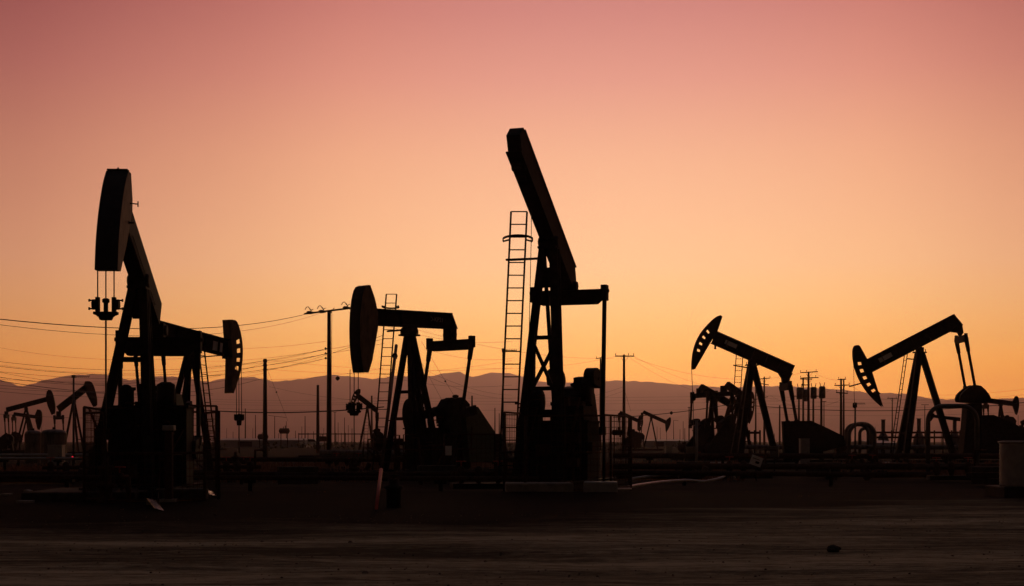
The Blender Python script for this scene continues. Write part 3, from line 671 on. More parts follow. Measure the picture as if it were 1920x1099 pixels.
small_jack(688,140,188,'small slotted-head pumpjack seen between the hanging cables and ladder of the middle one',(669,741),(708,771),.50,
    [(676,730),(671,729),(665,734),(661,741),(658,752),(657,765),(657,775)],[(663,775),(665,757),(671,745),(676,736)],(689,764),[(673,-.7),(673,.7),(699,0)],(707,786,.8,(708,820)),slots=4,crank=(708,818,80),lad=(684,688,780))
small_jack(1181,190,-6,'distant pumpjack right of the tallest one, slotted head hanging low behind the cage fence',(1196,789),(1161,773),.5,
    [(1200,778),(1204,780),(1206,787),(1206,795),(1203,804),(1199,810)],[(1195,806),(1195,792),(1197,783)],(1181,785),[(1190,-.7),(1190,.7),(1172,0)],(1161,785,.8,(1163,818)),slots=4,crank=(1190,815,120))
small_jack(1221,190,-4,'distant pumpjack on open ground with thin A-frame and dipped triangular head',(1249,792),(1205,772),.48,
    [(1256,782),(1258,784),(1258,792),(1255,801),(1251,808),(1249,811)],[(1248,807),(1247,795),(1250,787)],(1221,784),[(1233,-.7),(1233,.7),(1207,0)],(1204,783,.7,(1202,815)),crank=(1200,818,-100),rod=(1250,808))
small_jack(1336,95,24,'pumpjack behind the right-hand one, nearer to its cable, beam sloping down to a slotted head',(1368,757),(1312,725),.44,
    [(1373,743),(1377,745),(1377,757),(1373,772),(1366,787),(1357,800)],[(1354,798),(1362,778),(1367,760),(1370,747)],(1335,748),[(1348,-.6),(1348,.6),(1322,0)],(1312,741,1.0,(1309,800)),slots=4,crank=(1318,806,110),headm='rust')
small_jack(1384,95,22,'pumpjack hidden by the legs of the right-hand one, its curved head showing to their right',(1404,751),(1361,720),.46,
    [(1404,733),(1410,735),(1413,748),(1412,765),(1409,781),(1403,795)],[(1401,793),(1406,775),(1406,755),(1403,740)],(1385,741),[(1398,-.8),(1398,.8),(1366,0)],(1357,738,1.0,(1360,800)),slots=-4,crank=(1362,800,110),headm='rust')
small_jack(1876,140,-3,'distant pumpjack over the long belt guard at the right, level beam and diamond head',(1899,757),(1845,750),.48,
    [(1904,743),(1908,743),(1910,752),(1910,763),(1908,772),(1906,778)],[(1904,776),(1900,764),(1897,756),(1901,748)],(1876,759),[(1888,-.7),(1888,.7),(1866,0)],(1848,763,.8,(1850,800)),crank=(1892,790,150),rod=(1909,778))
small_jack(1936,150,0,'pumpjack cut by the right edge of the view, only its beam tail in sight',(1962,770),(1914,795),.5,
    [(1963,755),(1968,755),(1972,765),(1972,780),(1968,792)],[(1965,790),(1962,778),(1960,762)],(1936,787),[(1948,-.7),(1948,.7),(1924,0)],(1915,805,.8,(1917,820)))

# ------------------------------------------------------------------ wellheads
def wellhead(p, label, s=1.0):
    r = empty('wellhead', p, random.uniform(0,3), label, 'wellhead', 'wellheads under the pumpjacks')
    m = MB(); m.lathe([(.16*s,0),(.16*s,.12*s),(.11*s,.14*s),(.11*s,.3*s),(.18*s,.31*s),(.18*s,.37*s),(.1*s,.38*s),(.1*s,.6*s),(.14*s,.62*s),(.14*s,.68*s),(.06*s,.7*s),(.05*s,.85*s)],n=14); m.build('casing', 'rust', r)
    m = MB(); m.tube([(-.5*s,0,.48*s),(.5*s,0,.48*s)],.045*s,8); m.lathe([(.08*s,-.06*s),(.08*s,.06*s)],(.3*s,0,.48*s),10,axis='x'); m.tube([(.5*s,0,.48*s),(.5*s,0,.0)],.045*s,8); m.build('flow_tee','rust',r)
    m = MB(); m.tube([(.3*s,0,.5*s),(.3*s,0,.66*s)],.015*s,6); m.lathe([(.02,-.012),(.11*s,-.012),(.11*s,.012),(.02,.012)],(.3*s,0,.66*s),12); m.build('hand_wheel','red',r)
def jackpos(base_px, D, psi, x): return Vector(((base_px-CX)*D/F + math.cos(R(psi))*x, D + math.sin(R(psi))*x, 0))
wellhead(jackpos(260,30.3,273,3.0), 'wellhead under the cables of the largest left pumpjack', 1.1)
wellhead(jackpos(350,49,60,2.52), 'wellhead behind the wire cage, below the slotted head of the second pumpjack')
wellhead(jackpos(775,49,231,2.85), 'wellhead under the solid tan horsehead left of centre')
wellhead(Vector(((1300-CX)*75/F,75,0)), 'wellhead under the raised slotted horsehead of the right-hand pumpjack')
wellhead(Vector(((1603-CX)*75/F,75,0)), 'wellhead at the foot of the rod of the far-right large pumpjack')

# ------------------------------------------------------------------ poles and wires
PG = 'utility poles across the oil field'
def insul(m, p, s=1.0): m.tube([p, p+Vector((0,0,.22*s))], .018, 5); m.lathe([(.03,.1*s),(.06,.12*s),(.05,.2*s),(.03,.26*s)], p, 8)
def pole(px, top, label, D=None, h=10.0, arms=(), lean=0, r=.14, cans=0):
    if D is None: D = (h-HC)*F/(HY-top)
    T = at(px, top, D); b = Vector((T.x-lean, D, -.1)); r_ = empty('utility_pole', (b.x, b.y, 0), 0, label, 'utility pole', PG)
    off = Vector((b.x, b.y, 0)); T = T-off; b = b-off
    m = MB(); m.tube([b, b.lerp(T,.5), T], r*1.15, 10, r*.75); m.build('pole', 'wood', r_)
    for k in range(2): pass
    for x0, x1, y0, y1, ins in arms:
        a = at(x0, y0, D)-off; c = at(x1, y1, D)-off; a.y -= .16; c.y -= .16
        m = MB(); m.bar(a, c, .10, .12, up=(0,1,0)); mid = a.lerp(c,.5)
        if abs(x1-x0)*D/F > 1.2 and ins:
            pxm = Vector((T.x*0,0,0)); zc = (a.z+c.z)/2
            for q in (.28,.72):
                e = a.lerp(c,q); m.bar(e, Vector((T.x, -.12, zc-.7)), .03,.03)
        o = m.build('crossarm', 'wood', r_)
        for t in ins:
            m = MB(); insul(m, a.lerp(c,t)+Vector((0,0,.05))); m.build('insulator','galv',o)
    for cx_, cy_ in cans if cans else ():
        p = at(cx_, cy_+4, D)-off; p.y -= .5
        m = MB(); m.lathe([(.28,-.75),(.40,-.70),(.40,.60),(.36,.72),(.15,.78)], p, 16)
        for dx in (-.13,.13): m.tube([p+Vector((dx*1.5,0,.7)), p+Vector((dx*2.4,0,1.25))], .05, 6)
        for z in (-.3,.3): m.box(p+Vector((0,.38,z)), (.14,.2,.08))
        m.build('transformer', 'galv', r_)
    return r_, D, off
# near pole with cut-out fuses
rA, DA, oA = pole(617, 583, 'tall utility pole beside the tan horsehead with one tilted crossarm of three fuse cutouts', D=102, r=.17, arms=[(571,660,589,578,())])
for (fx, fy) in ((582,587),(605,585),(650,578)):
    m = MB(); p = at(fx, fy, 102)-oA; p.y -= .3
    m.lathe([(.05,-.22),(.12,-.16),(.12,.1),(.06,.16)], p, 8, axis='x'); m.box(p+Vector((0,.1,.0)),(.5,.1,.16))
    pts = [p+Vector((-.35+.12*k, 0, .2+.12*math.sin(k*1.3)+(.08*k if k < 3 else .24-.04*k))) for k in range(6)]; m.tube(pts, .03, 5); m.tube([p+Vector((.1,0,.1)),p+Vector((.0,0,.32))],.03,5)
    m.build('fuse_cutout', 'galv', rA)
m = MB(); m.tube([at(623,580,102)-oA+Vector((0,-.2,0)), at(622,700,102)-oA+Vector((0,-.2,0)), at(621,835,102)-oA+Vector((0,-.2,0))], .018, 5); m.tube([at(617,592,102)-oA,at(627,577,102)-oA],.03,5); m.build('ground_lead','wire',rA)
for k, zz in enumerate((654,663,672)):
    m = MB(); m.bar(at(611,zz,102)-oA+Vector((0,-.2,0)), at(618,zz,102)-oA+Vector((0,-.1,0)), .06,.06); m.lathe([(.05,-.08),(.07,0),(.05,.08)], at(611,zz,102)-oA+Vector((0,-.2,0)), 8); m.build('side_insulator','galv',rA)
rB, DB, oB = pole(497, 673, 'bare dark pole left of the crossarm pole carrying three side insulators', D=108, r=.17)
for zz in (677,685,693):
    m = MB(); m.bar(at(493,zz,108)-oB, at(501,zz,108)-oB, .06,.06); m.lathe([(.04,-.08),(.06,0),(.04,.08)], at(494,zz,108)-oB, 8); m.lathe([(.04,-.08),(.06,0),(.04,.08)], at(500,zz,108)-oB, 8); m.build('side_insulator','galv',rB)
pole(596,722,'short bare pole just left of the tall crossarm pole',D=150,r=.17)
pole(1170,665,'utility pole with single crossarm standing over the two distant pumpjacks', D=150, arms=[(1153,1189,668,668,(.03,.7,.97))], r=.16)
pole(1126,672,'utility pole half hidden by the pitman of the tallest pumpjack', D=200, arms=[(1117,1130,673,670,(.1,))])
pole(1433,707,'double-crossarm pole behind the rear leg of the right-hand pumpjack', D=200, arms=[(1422,1444,711,709,(.5,.97)),(1424,1441,719,722,())])
pole(1462,760,'short pole without crossarm between the pitman arms and the double-crossarm pole', D=220)
pole(1516,697,'tallest pole of the transformer bank with two wide crossarms', D=180, arms=[(1500,1533,699,697,(.02,.35,.9)),(1500,1534,709,708,(.02,.85))], r=.17)
pole(1506,708,'second pole of the transformer bank, just left of its tallest one', D=183, arms=[(1500,1522,711,711,()),(1502,1518,722,722,())], cans=[(1509,738)])
pole(1498,735,'left post of the transformer bank carrying a single grey can', D=180, cans=[(1498,734)], arms=[(1488,1512,743,743,())])
pole(1525,728,'post of the transformer bank right of its tallest pole, can at the top', D=184, cans=[(1524,733)])
pole(1540,728,'lone transformer post at the right end of the bank', D=178, cans=[(1540,732)], arms=[(1519,1543,743,743,())], r=.16)
pole(1545,752,'thin pole just right of the lone transformer post', D=260, arms=[(1541,1549,753,753,())], r=.1)
pole(1577,710,'pole with three crossarms right of the transformer bank', D=170, arms=[(1570,1586,712,711,(.1,.9)),(1564,1593,723,722,(.05,.95)),(1567,1589,736,738,(.05,.95))], r=.16)
pole(1582,712,'slim pole directly behind the three-crossarm pole', D=215, r=.15)
pole(1673,746,'pole with one thin crossarm in front of the right end of the hills', D=260, arms=[(1663,1682,747,747,(.1,.9))], r=.12)
pole(1734,760,'small pole with thin crossarm left of the pipe arch', D=300, arms=[(1727,1741,759,759,())], r=.1)
pole(1417,725,'thin bare pole right of the legs of the right-hand pumpjack', D=170, r=.1)
for px, tp, lb, aa in [(885,742,'short pole rising behind the middle pumpjack belt guard',()),(928,765,'thin pole in the gap left of the long ladder',()),(936,775,'thinner pole just left of the long ladder foot',()),
    (448,766,'pole directly below the slotted horsehead of the second pumpjack',()),(460,766,'slightly leaning pole right of the second wellhead',()),(479,778,'bare distant pole left of the insulator pole',()),
    (515,781,'distant pole with long sagging crossarm',((503,537,779,783,()),)),(572,780,'distant bare pole between the insulator pole and the short pole',()),
    (628,773,'distant pole with tiny crossarm right of the tall crossarm pole',((625,631,773,773,()),)),(634,792,'shorter of two thin poles right of the tall crossarm pole',()),(646,783,'thin distant pole left of the hanging carrier bar',()),
    (697,742,'distant pole behind the ladder of the middle pumpjack',()),(1292,763,'thin pole left of the raised horsehead cable',((1289,1295,764,764,()),)),(1263,788,'short lamp pole with side arm among the far equipment',((1263,1272,788,789,()),)),
    (1281,790,'faint thin pole left of the thin cable pole',()),(1232,800,'faint short pole behind the A-frame of the open-ground pumpjack',()),(425,803,'far thin pole seen through the wire cage on the left',()),(537,790,'faint pole under the end of the sagging crossarm',()),
    (653,797,'faint far pole beside the cables of the middle pumpjack',()),(607,803,'faint far pole behind the foot of the tall crossarm pole',()),(1476,790,'faint far pole between the two right pumpjacks',()),(1641,800,'faint far pole between the pipe hoops and the nearest vent stack',())]:
    pole(px, tp, lb, h=8.0 if tp > 785 else 9.0, D=None if tp > 760 else 190, arms=aa, r=.12 if tp>785 else .14)
rnd = random.Random(21)
for k in range(26):
    px = [410,437,474,522,554,566,588,640,660,676,705,722,905,915,956,1238,1250,1275,1284,1452,1470,1488,1560,1640,1690,1765][k]
    pole(px, rnd.uniform(800,815), 'tiny faint pole standing on the far plain at the foot of the hills', D=rnd.uniform(300,520), r=.09)
def antenna(px, top, D, x1, label, r=.06):
    T = at(px, top, D); r_ = empty('antenna_mast', (T.x, D, 0), 0, label, 'antenna mast', 'antenna masts'); T -= Vector((T.x, D, 0))
    m = MB(); m.tube([(0,0,-.1),T], r, 8, r*.7); m.box(T, (r*2.6,.12,.12)); m.build('mast','galv',r_)
    e = at(x1, top+1, D); e = Vector((e.x-r_.location.x, 0, T.z)); m = MB(); m.tube([T, e], .011, 5)
    for k in range(8):
        p = T.lerp(e, .12+k*.12); m.tube([p-Vector((0,.25-k*.02,.06)), p+Vector((0,.25-k*.02,.06))], .008, 4)
    m.build('yagi_antenna','galv',r_)
antenna(138, 706, 60, 168, 'antenna mast with comb-like aerial in front of the steep distant pumpjack', .055)
antenna(943, 657, 45, 969, 'antenna mast with comb-like aerial at the left rail of the long ladder', .03)
antenna(1604, 757, 70, 1622, 'antenna mast with comb-like aerial beneath the far-right horsehead', .04)
wg = 'overhead wires'
def wire(a, Da, b, Db, sag, label, r=.014, beads=()):
    A = at(*a, Da); B = at(*b, Db); m = MB(); pts = []
    for k in range(25):
        t = k/24; p = A.lerp(B, t); p.z -= sag*4*t*(1-t); pts.append(p)
    r_ = empty('overhead_wire', A, 0, label, 'wire', wg); pts = [p-A for p in pts]
    m.tube(pts, r*(.62 if r < .023 else .8), 5, caps=False)
    m.build('cable', 'wire', r_)
    for t, s in beads:
        q = pts[int(t*24)]; m = MB(); m.lathe([(.02,-s),(s*.8,-s*.5),(s,0),(s*.8,s*.5),(.02,s)], q, 10); m.build('marker_ball','wire',r_)
wire((-60,592),50,(578,588),102,.75,'topmost wire from the left edge up to the outer end of the tilted crossarm',.024)
wire((-60,601),52,(605,586),102,1.05,'second wire from the left edge up to the tilted crossarm',.016)
wire((-60,670),80,(611,654),102,1.1,'third wire from the left edge, reaching the top side insulator of the crossarm pole',.018)
wire((-60,679),80,(611,663),102,1.1,'fourth wire from the left edge, reaching the middle side insulator of the crossarm pole',.02)
wire((-60,690),80,(611,672),102,1.0,'fifth wire from the left edge, reaching the lowest side insulator of the crossarm pole',.016)
wire((-60,676),95,(494,677),108,.9,'wire from the left edge to the top insulator of the bare pole',.013)
wire((-60,700),95,(494,685),108,1.0,'wire from the left edge to the middle insulator of the bare pole',.013)
wire((-60,707),95,(494,693),108,.6,'wire from the left edge to the lowest insulator of the bare pole',.013)
wire((-60,684),85,(494,681),110,1.5,'sagging wire between the two bundles at the left edge',.016)
wire((-60,722),100,(494,700),112,.9,'wire just under the bare pole insulators crossing the left hill',.016)
wire((-60,697),70,(300,712),100,.5,'short wire passing behind the largest left pumpjack above the hill line',.018)
wire((-60,704),60,(497,708),108,1.0,'dark wire crossing the left hill and meeting the bare pole',.022)
wire((-60,716),75,(400,741),120,.3,'wire low over the left distant pumpjacks',.016)
wire((-60,729),75,(400,738),120,.4,'wire just above the heads of the left distant pumpjacks',.016)
wire((-60,772),90,(400,776),120,.4,'lowest wire on the left, behind the distant beams',.016)
wire((455,700),140,(720,628),60,.35,'uppermost of three wires climbing to the right behind the tall crossarm pole',.016)
wire((380,677),140,(720,636),70,.35,'middle of three wires climbing to the right behind the tall crossarm pole',.016)
wire((380,686),140,(720,644),75,.35,'lowest of three wires climbing to the right behind the tall crossarm pole',.016)
wire((500,677),108,(611,654),102,.1,'short wire from bare pole to top insulator of the crossarm pole',.016)
wire((500,685),108,(611,663),102,.1,'short wire from bare pole to middle insulator of the crossarm pole',.016)
wire((500,693),108,(611,672),102,.1,'short wire from bare pole to lowest insulator of the crossarm pole',.016)
wire((500,674),108,(960,690),130,.5,'level wire from bare pole passing behind the tan horsehead, upper',.012)
wire((500,692),108,(960,676),130,.7,'level wire from bare pole passing behind the tan horsehead, lower',.012)
wire((655,580),102,(1150,672),150,1.0,'wire from the tilted crossarm end sloping down right toward the centre',.016)
wire((655,586),102,(960,640),120,.8,'second wire from the tilted crossarm sloping down behind the middle pumpjack',.014)
wire((790,690),110,(960,741),150,.5,'upper of two wires dipping between the middle pumpjack and the long ladder',.014)
wire((790,700),110,(960,748),150,.5,'lower of two wires dipping between the middle pumpjack and the long ladder',.014)
wire((900,690),140,(1155,668),150,.5,'wire arriving at the left end of the centre-right crossarm',.014)
wire((1188,668),150,(1440,735),180,1.2,'wire leaving the right end of the centre-right crossarm, upper',.014)
wire((1180,670),150,(1420,742),180,1.6,'wire leaving the right end of the centre-right crossarm, lower',.014)
wire((1000,765),170,(1170,725),150,.3,'guy-like wire rising from the left to the centre-right pole, upper',.014)
wire((1000,775),170,(1170,733),150,.3,'guy-like wire rising from the left to the centre-right pole, lower',.014)
for k, (yl, yr) in enumerate(((746,741),(752,747),(757,753),(768,766))):
    wire((700,yl),200,(1460,yr),210,.2,['uppermost','second','third','lowest'][k]+' of four level wires crossing the hills at the centre',.016)
for k, (yl, yr) in enumerate(((742,744),(750,748),(757,758),(775,770))):
    wire((1420,yl),200,(1960,yr),190,.5,['uppermost','second','third','lowest'][k]+' of four wires crossing the hills at the far right',.016)
for k, (yl, yr) in enumerate(((748,747),(752,753),(757,756),(764,768))):
    wire((380,yl),220,(720,yr),220,.3,['uppermost','second','third','lowest'][k]+' of four faint level wires behind the bare poles',.016)
wire((380,769),60,(720,763),56,.16,'thick dark cable running past the carrier bar of the middle pumpjack',.028)
wire((1150,783),84,(1440,744),84,.2,'thick cable with a marker ball crossing behind the right-hand pumpjack',.026,beads=((.39,.1),))
wire((1415,761),84,(1960,750),84,.45,'thick cable sagging across behind the far-right large pumpjack',.026)
wire((1444,741),200,(1577,750),170,1.3,'short sagging wire from the double-crossarm pole to the three-crossarm pole',.018)
wire((1444,748),200,(1577,722),170,.8,'short wire from the double-crossarm pole rising to the three-crossarm pole',.014)
wire((1740,741),150,(1960,725),120,.2,'upper wire at the right edge above the domed counterweight',.014)
wire((1740,745),150,(1960,735),120,.3,'lower wire at the right edge above the domed counterweight',.014)
wire((501,692),108,(540,790),120,0,'guy wire slanting down right from the bare pole',.014,beads=((.45,.07),))
wire((790,640),100,(880,790),100,0,'steep guy wire behind the middle pumpjack, right one',.016,beads=((.5,.07),))
wire((785,670),100,(850,790),100,0,'steep guy wire behind the middle pumpjack, left one',.014)
wire((632,709),100,(634,710),100,0,'bird-sized marker ball hanging beside the tall crossarm pole',.03,beads=((0.5,.16),))
wire((1172,735),150,(1183,772),150,0,'short guy wire right of the centre-right crossarm pole',.02)

for a_, Da_, b_, Db_, sg_, lb_ in (((-60,640),150,(430,664),150,1.2,'faint wire sagging above the hills left of the second slotted horsehead'),((380,652),150,(611,640),120,.3,'faint wire meeting the crossarm pole just above its side insulators'),
    ((455,712),160,(720,690),150,.4,'faint wire grazing the ridge line between the bare pole and the middle pumpjack'),((505,725),170,(700,752),160,.3,'faint wire sloping down from the bare pole to the slotted small pumpjack'),
    ((800,655),140,(960,672),150,.5,'faint wire in the gap between the middle equalizer and the long ladder'),((720,705),150,(960,722),160,.6,'faint wire crossing the hill crest left of the long ladder'),
    ((1190,672),150,(1500,700),180,1.4,'faint wire from the centre-right crossarm toward the transformer bank'),((1530,700),180,(1577,712),170,.3,'short faint wire between the transformer bank and the three-crossarm pole'),
    ((1593,722),170,(1673,748),260,.6,'faint wire from the three-crossarm pole to the thin crossarm pole'),((1680,748),260,(1960,742),240,.7,'faint wire running right from the thin crossarm pole')):
    wire(a_, Da_, b_, Db_, sg_, lb_, .018)
# ------------------------------------------------------------------ safety fences round the jacks
def fence(a, b, z0, z1, label, n=6, mesh=True, r=.025, m_='rust', rails=2, rotz=None):
    a = Vector((*a, 0)); b = Vector((*b, 0)); r_ = empty('guard_fence', a, 0, label, 'guard fence', 'guard fences round the pumpjacks'); d = b-a; m = MB()
    m.tube([Vector((0,0,0)),Vector((0,0,z1))], r*1.3, 6); m.tube([d,d+Vector((0,0,z1))], r*1.3, 6)
    for z in (z0, z1): m.tube([Vector((0,0,z)), d+Vector((0,0,z))], r, 6)
    m.build('frame', m_, r_); m = MB()
    L_ = d.length; k = max(2, int(L_/.14))
    for i in range(1, k): p = d*(i/k); m.bar(p+Vector((0,0,z0)), p+Vector((0,0,z1)), .009,.009)
    k = int((z1-z0)/.14)
    for i in range(1, k): z = lerp(z0,z1,i/k); m.bar(Vector((0,0,z)), d+Vector((0,0,z)), .009,.009, up=(0,0,1))
    if mesh: m.build('wire_mesh', m_, r_)
def gp(px, D): return ((px-CX)*D/F, D)
fence(gp(158,28.05), gp(190,30.5), .1, 1.9, 'end panel of the wire cage left of the largest left pumpjack')
fence(gp(158,28), gp(196,27.3), .1, 1.78, 'front panel of the wire cage left of the largest left pumpjack')
fence(gp(352,32), gp(406,32.5), .1, 2.03, 'taller rear panel of the wire cage right of the largest left pumpjack')
fence(gp(384,30), gp(410,28.5), .1, 1.82, 'lower side panel of the wire cage right of the largest left pumpjack')
fence(gp(200,27), gp(384,27.5), .1, 1.0, 'low front panel before the largest left pumpjack')
fence(gp(946,34), gp(988,36), .1, 1.92, 'narrow wire panel at the foot of the long ladder')
fence(gp(985,33), gp(1132,33), .1, 1.82, 'wide front guard panel of the tallest pumpjack')
fence(gp(1132,33), gp(1183,35.5), .1, 1.84, 'open wire gate right of the tallest pumpjack with bright bottom rail')
fence(gp(1145,37), gp(1180,37.5), .1, 1.9, 'small rear cage panel right of the tallest pumpjack')
fence(gp(833,45), gp(928,45), .1, 1.45, 'front panel of the cage beside the middle pumpjack')
fence(gp(928,45), gp(945,52), .1, 1.45, 'side panel of the cage beside the middle pumpjack')
fence(gp(690,52), gp(745,50), .1, 1.3, 'panel behind the leaning pipe of the middle pumpjack')
m = MB(); p = at(841,845,44.8); m.box((p.x,p.y,p.z),(.2,.01,.3)); tag(m.build('notice_plate','white'), 'small white notice fixed to the cage of the middle pumpjack', 'sign')
m = MB(); p = at(317,800,27.3); r_ = empty('control_cabinet',(p.x,p.y,0),0,'slim rusty control cabinet with pale cap before the largest left pumpjack','cabinet')
m.box((0,0,.75),(.14,.14,1.3)); m.build('cabinet_body','rust',r_,.01); m = MB(); m.box((0,0,1.48),(.22,.2,.1)); m.build('cap','pale',r_,.01); m = MB(); m.box((0,0,.06),(.3,.3,.12)); m.build('footing','conc',r_)

# ------------------------------------------------------------------ equipment on the ground
def slab(c, d, label, name='concrete_block', rz=0, m_='conc', grp=None, bev=.03, rough=True):
    m = MB(); rnd = random.Random(int(c[0]*100)); m.box((0,0,d[2]/2), d); o = m.build(name, m_, None, bev); o.location = c; o.rotation_euler = (0,0,rz); return tag(o, label, 'concrete block', grp)
D_=33
slab(((1010-CX)*D_/F, D_, 0), (1.55,1.0,.27), 'long dark concrete pad under the tallest pumpjack', 'concrete_pad', .03)
slab(((1125-CX)*D_/F, D_-.2, 0), (.78,.8,.30), 'paler broken concrete block at the right end of the pad', rz=-.06, m_='pale')
slab(((345-CX)*28.5/F, 28.5, 0), (.9,.7,.28), 'concrete block right of the largest left pumpjack base', rz=.1, m_='dconc')
slab(((180-CX)*29.5/F, 29.5, 0), (2.2,3.0,.22), 'wide concrete pad under the largest left pumpjack', 'concrete_pad', .05, 'dconc')
slab(((770-CX)*47/F, 48, 0), (4.4,3.2,.14), 'concrete pad under the middle pumpjack', 'concrete_pad', .7)
slab(((1440-CX)*75/F, 75.5, 0), (8,3,.12), 'concrete pad under the right-hand pumpjack', 'concrete_pad')
slab(((1790-CX)*75/F, 75.5, 0), (9,3,.12), 'concrete pad under the far-right large pumpjack', 'concrete_pad')
for x0, y0, D0, x1, y1, D1, w, lb in ((299,959,24.8,283,937,26.4,.16,'larger bare metal plank propped on the ground before the left pumpjack'),(401,936,30.2,393,921,31.9,.13,'smaller bare metal plank propped beside the cage of the left pumpjack')):
    a_ = at(x0,y0,D0); b_ = at(x1,y1,D1); a_.z = .03; o_ = Vector((a_.x,a_.y,0)); a_ -= o_; b_ -= o_
    r_ = empty('metal_plank', o_, 0, lb, 'plank', 'bare metal planks')
    m = MB(); m.bar(a_, b_, w, .02, up=(1,0,-.32)); m.build('plank', 'sheet', r_, .004)
    m = MB(); m.box((b_.x,b_.y,b_.z*.45),(w*.9,.1,b_.z*.9)); m.build('prop_block','conc',r_)
def pipeline(x0, x1, D0, D1, z, r, label, m_='rust', sup=4.0, wob=0):
    a = Vector((*gp(x0,D0), z)); b = Vector((*gp(x1,D1), z)); r_ = empty('pipeline', (a.x,a.y,0), 0, label, 'pipeline', 'pipelines lying across the field')
    b0 = Vector((a.x,a.y,0)); n = max(3, int((b-a).length/2)); pts = []
    for k in range(n+1):
        p = a.lerp(b,k/n)-b0; p.z += wob*math.sin(k*1.7+x0); p.y += wob*2*math.sin(k*.9); pts.append(p)
    m = MB(); m.tube(pts, r, 10); L_ = (b-a).length
    k = int(L_/6)
    for i in range(1, k+1):
        q = i/(k+1)*n; i0 = int(q); p = pts[i0].lerp(pts[min(i0+1,n)], q-i0); e = (pts[min(i0+1,n)]-pts[i0]).normalized(); m.tube([p-e*.05,p+e*.05], r*1.25, 10)
    m.build('pipe', m_, r_)
    k = max(2, int(L_/sup))
    for i in range(k):
        p = (b-a)*((i+.5)/k); m = MB(); zz = z-r+.01
        m.box((p.x,p.y,zz-.04),(.3,.24,.08))
        if zz > .12: m.box((p.x,p.y,(zz-.08)/2),(.1,.14,zz-.08))
        m.build('pipe_support', 'steel', r_)
pipeline(-40,1010,36,34,.33,.06,'long dark pipeline across the foreground from the left edge to the tallest pumpjack')
pipeline(-40,960,41,40,.30,.07,'second pipeline just behind the foreground one on the left half')
pipeline(390,1010,58,56,.5,.1,'raised pipeline between the left and middle pumpjacks', sup=3)
pipeline(1150,1700,40,38,.34,.07,'long dark pipeline across the foreground right of the tallest pumpjack')
pipeline(1150,1990,46,45,.42,.10,'second pipeline behind the foreground one on the right half')
pipeline(1150,1990,60,58,.62,.12,'raised pipeline passing the feet of the right pumpjacks', sup=3)
pipeline(1280,1990,95,92,.85,.16,'high pale pipeline behind the right pumpjacks', 'tank', sup=4)
pipeline(-40,390,62,66,.62,.07,'thin pale pipeline left of the largest left pumpjack', 'pale', sup=3)
pipeline(-40,160,50,50,.62,.05,'lower thin pale pipeline at the left edge', 'pale', sup=3)
pipeline(600,960,90,90,.5,.2,'broad grey pipeline behind the middle pumpjack','tank', sup=5)
pipeline(560,860,70,72,.45,.1,'pipeline in front of the short bare pole', sup=3)
def hose(pts, r, label, m_='brown'):
    P_ = [Vector((*gp(px,D), z)) for px, D, z in pts]; m = MB(); q = []
    for i in range(len(P_)-1):
        p0,p1,p2,p3 = P_[max(i-1,0)],P_[i],P_[i+1],P_[min(i+2,len(P_)-1)]
        for k in range(6):
            t = k/6; q.append(.5*((2*p1)+(p2-p0)*t+(2*p0-5*p1+4*p2-p3)*t*t+(3*p1-p0-3*p2+p3)*t**3))
    q.append(P_[-1]); m.tube(q, r, 8); tag(m.build('hose', m_), label, 'hose', 'hoses on the ground')
hose([(1168,35.5,.05),(1195,36.5,.1),(1240,38,.14),(1290,39,.16),(1320,39.2,.12),(1350,39.6,.2),(1362,40,.3)], .035, 'lower pale hose curving up from the cage gate to the foreground pipeline', 'hose')
hose([(1180,41,.14),(1230,41,.24),(1285,41,.27),(1345,41,.28),(1368,41.2,.33),(1378,41.4,.16)], .035, 'upper pale hose lying along the foreground pipeline', 'hose')
m = MB(); m.tube([(*gp(1131,32.7),.115),(*gp(1184,33.2),.12)], .022, 8); tag(m.build('ground_rod','hose'), 'straight bright rod lying at the foot of the open wire gate', 'rod')
# valve post in front of the middle pumpjack, leaning pipe
r_ = empty('valve_post', (*gp(738,25.2),0), 0, 'stubby dark valve post in the foreground below the leaning pipe', 'valve post')
m = MB(); m.lathe([(.13,0),(.13,.38),(.17,.39),(.17,.43),(.1,.45),(.1,.56)],n=14); m.build('post','steel',r_); m = MB(); m.lathe([(.02,-.012),(.12,-.012),(.12,.012),(.02,.012)],(0,-.02,.62),14); m.tube([(0,0,.54),(0,0,.64)],.015,6); m.build('hand_wheel','steel',r_)
r_ = empty('leaning_pipe', (*gp(705,24.5),0), 0, 'long thin pipe leaning right in front of the middle pumpjack, red near its foot', 'pipe')
A = at(705,958,24.5); B = at(743,648,40); o_ = Vector((A.x,A.y,0)); A = A-o_; B = B-o_
A.z = .02
m = MB(); m.tube([A.lerp(B,.17), B], .034, 10, .045); m.build('upper_pipe','rust',r_)
m = MB(); m.tube([A, A.lerp(B,.17)], .028, 10, .036); m.build('red_foot','red',r_)
m = MB(); c = A.lerp(B,.9); m.lathe([(.05,-.08),(.075,0),(.05,.08)], c, 10); m.build('collar','steel',r_)
rnd = random.Random(31)
kinds = ['low valve skid','stack of timber blocks','steel pipe spool','small junction box']
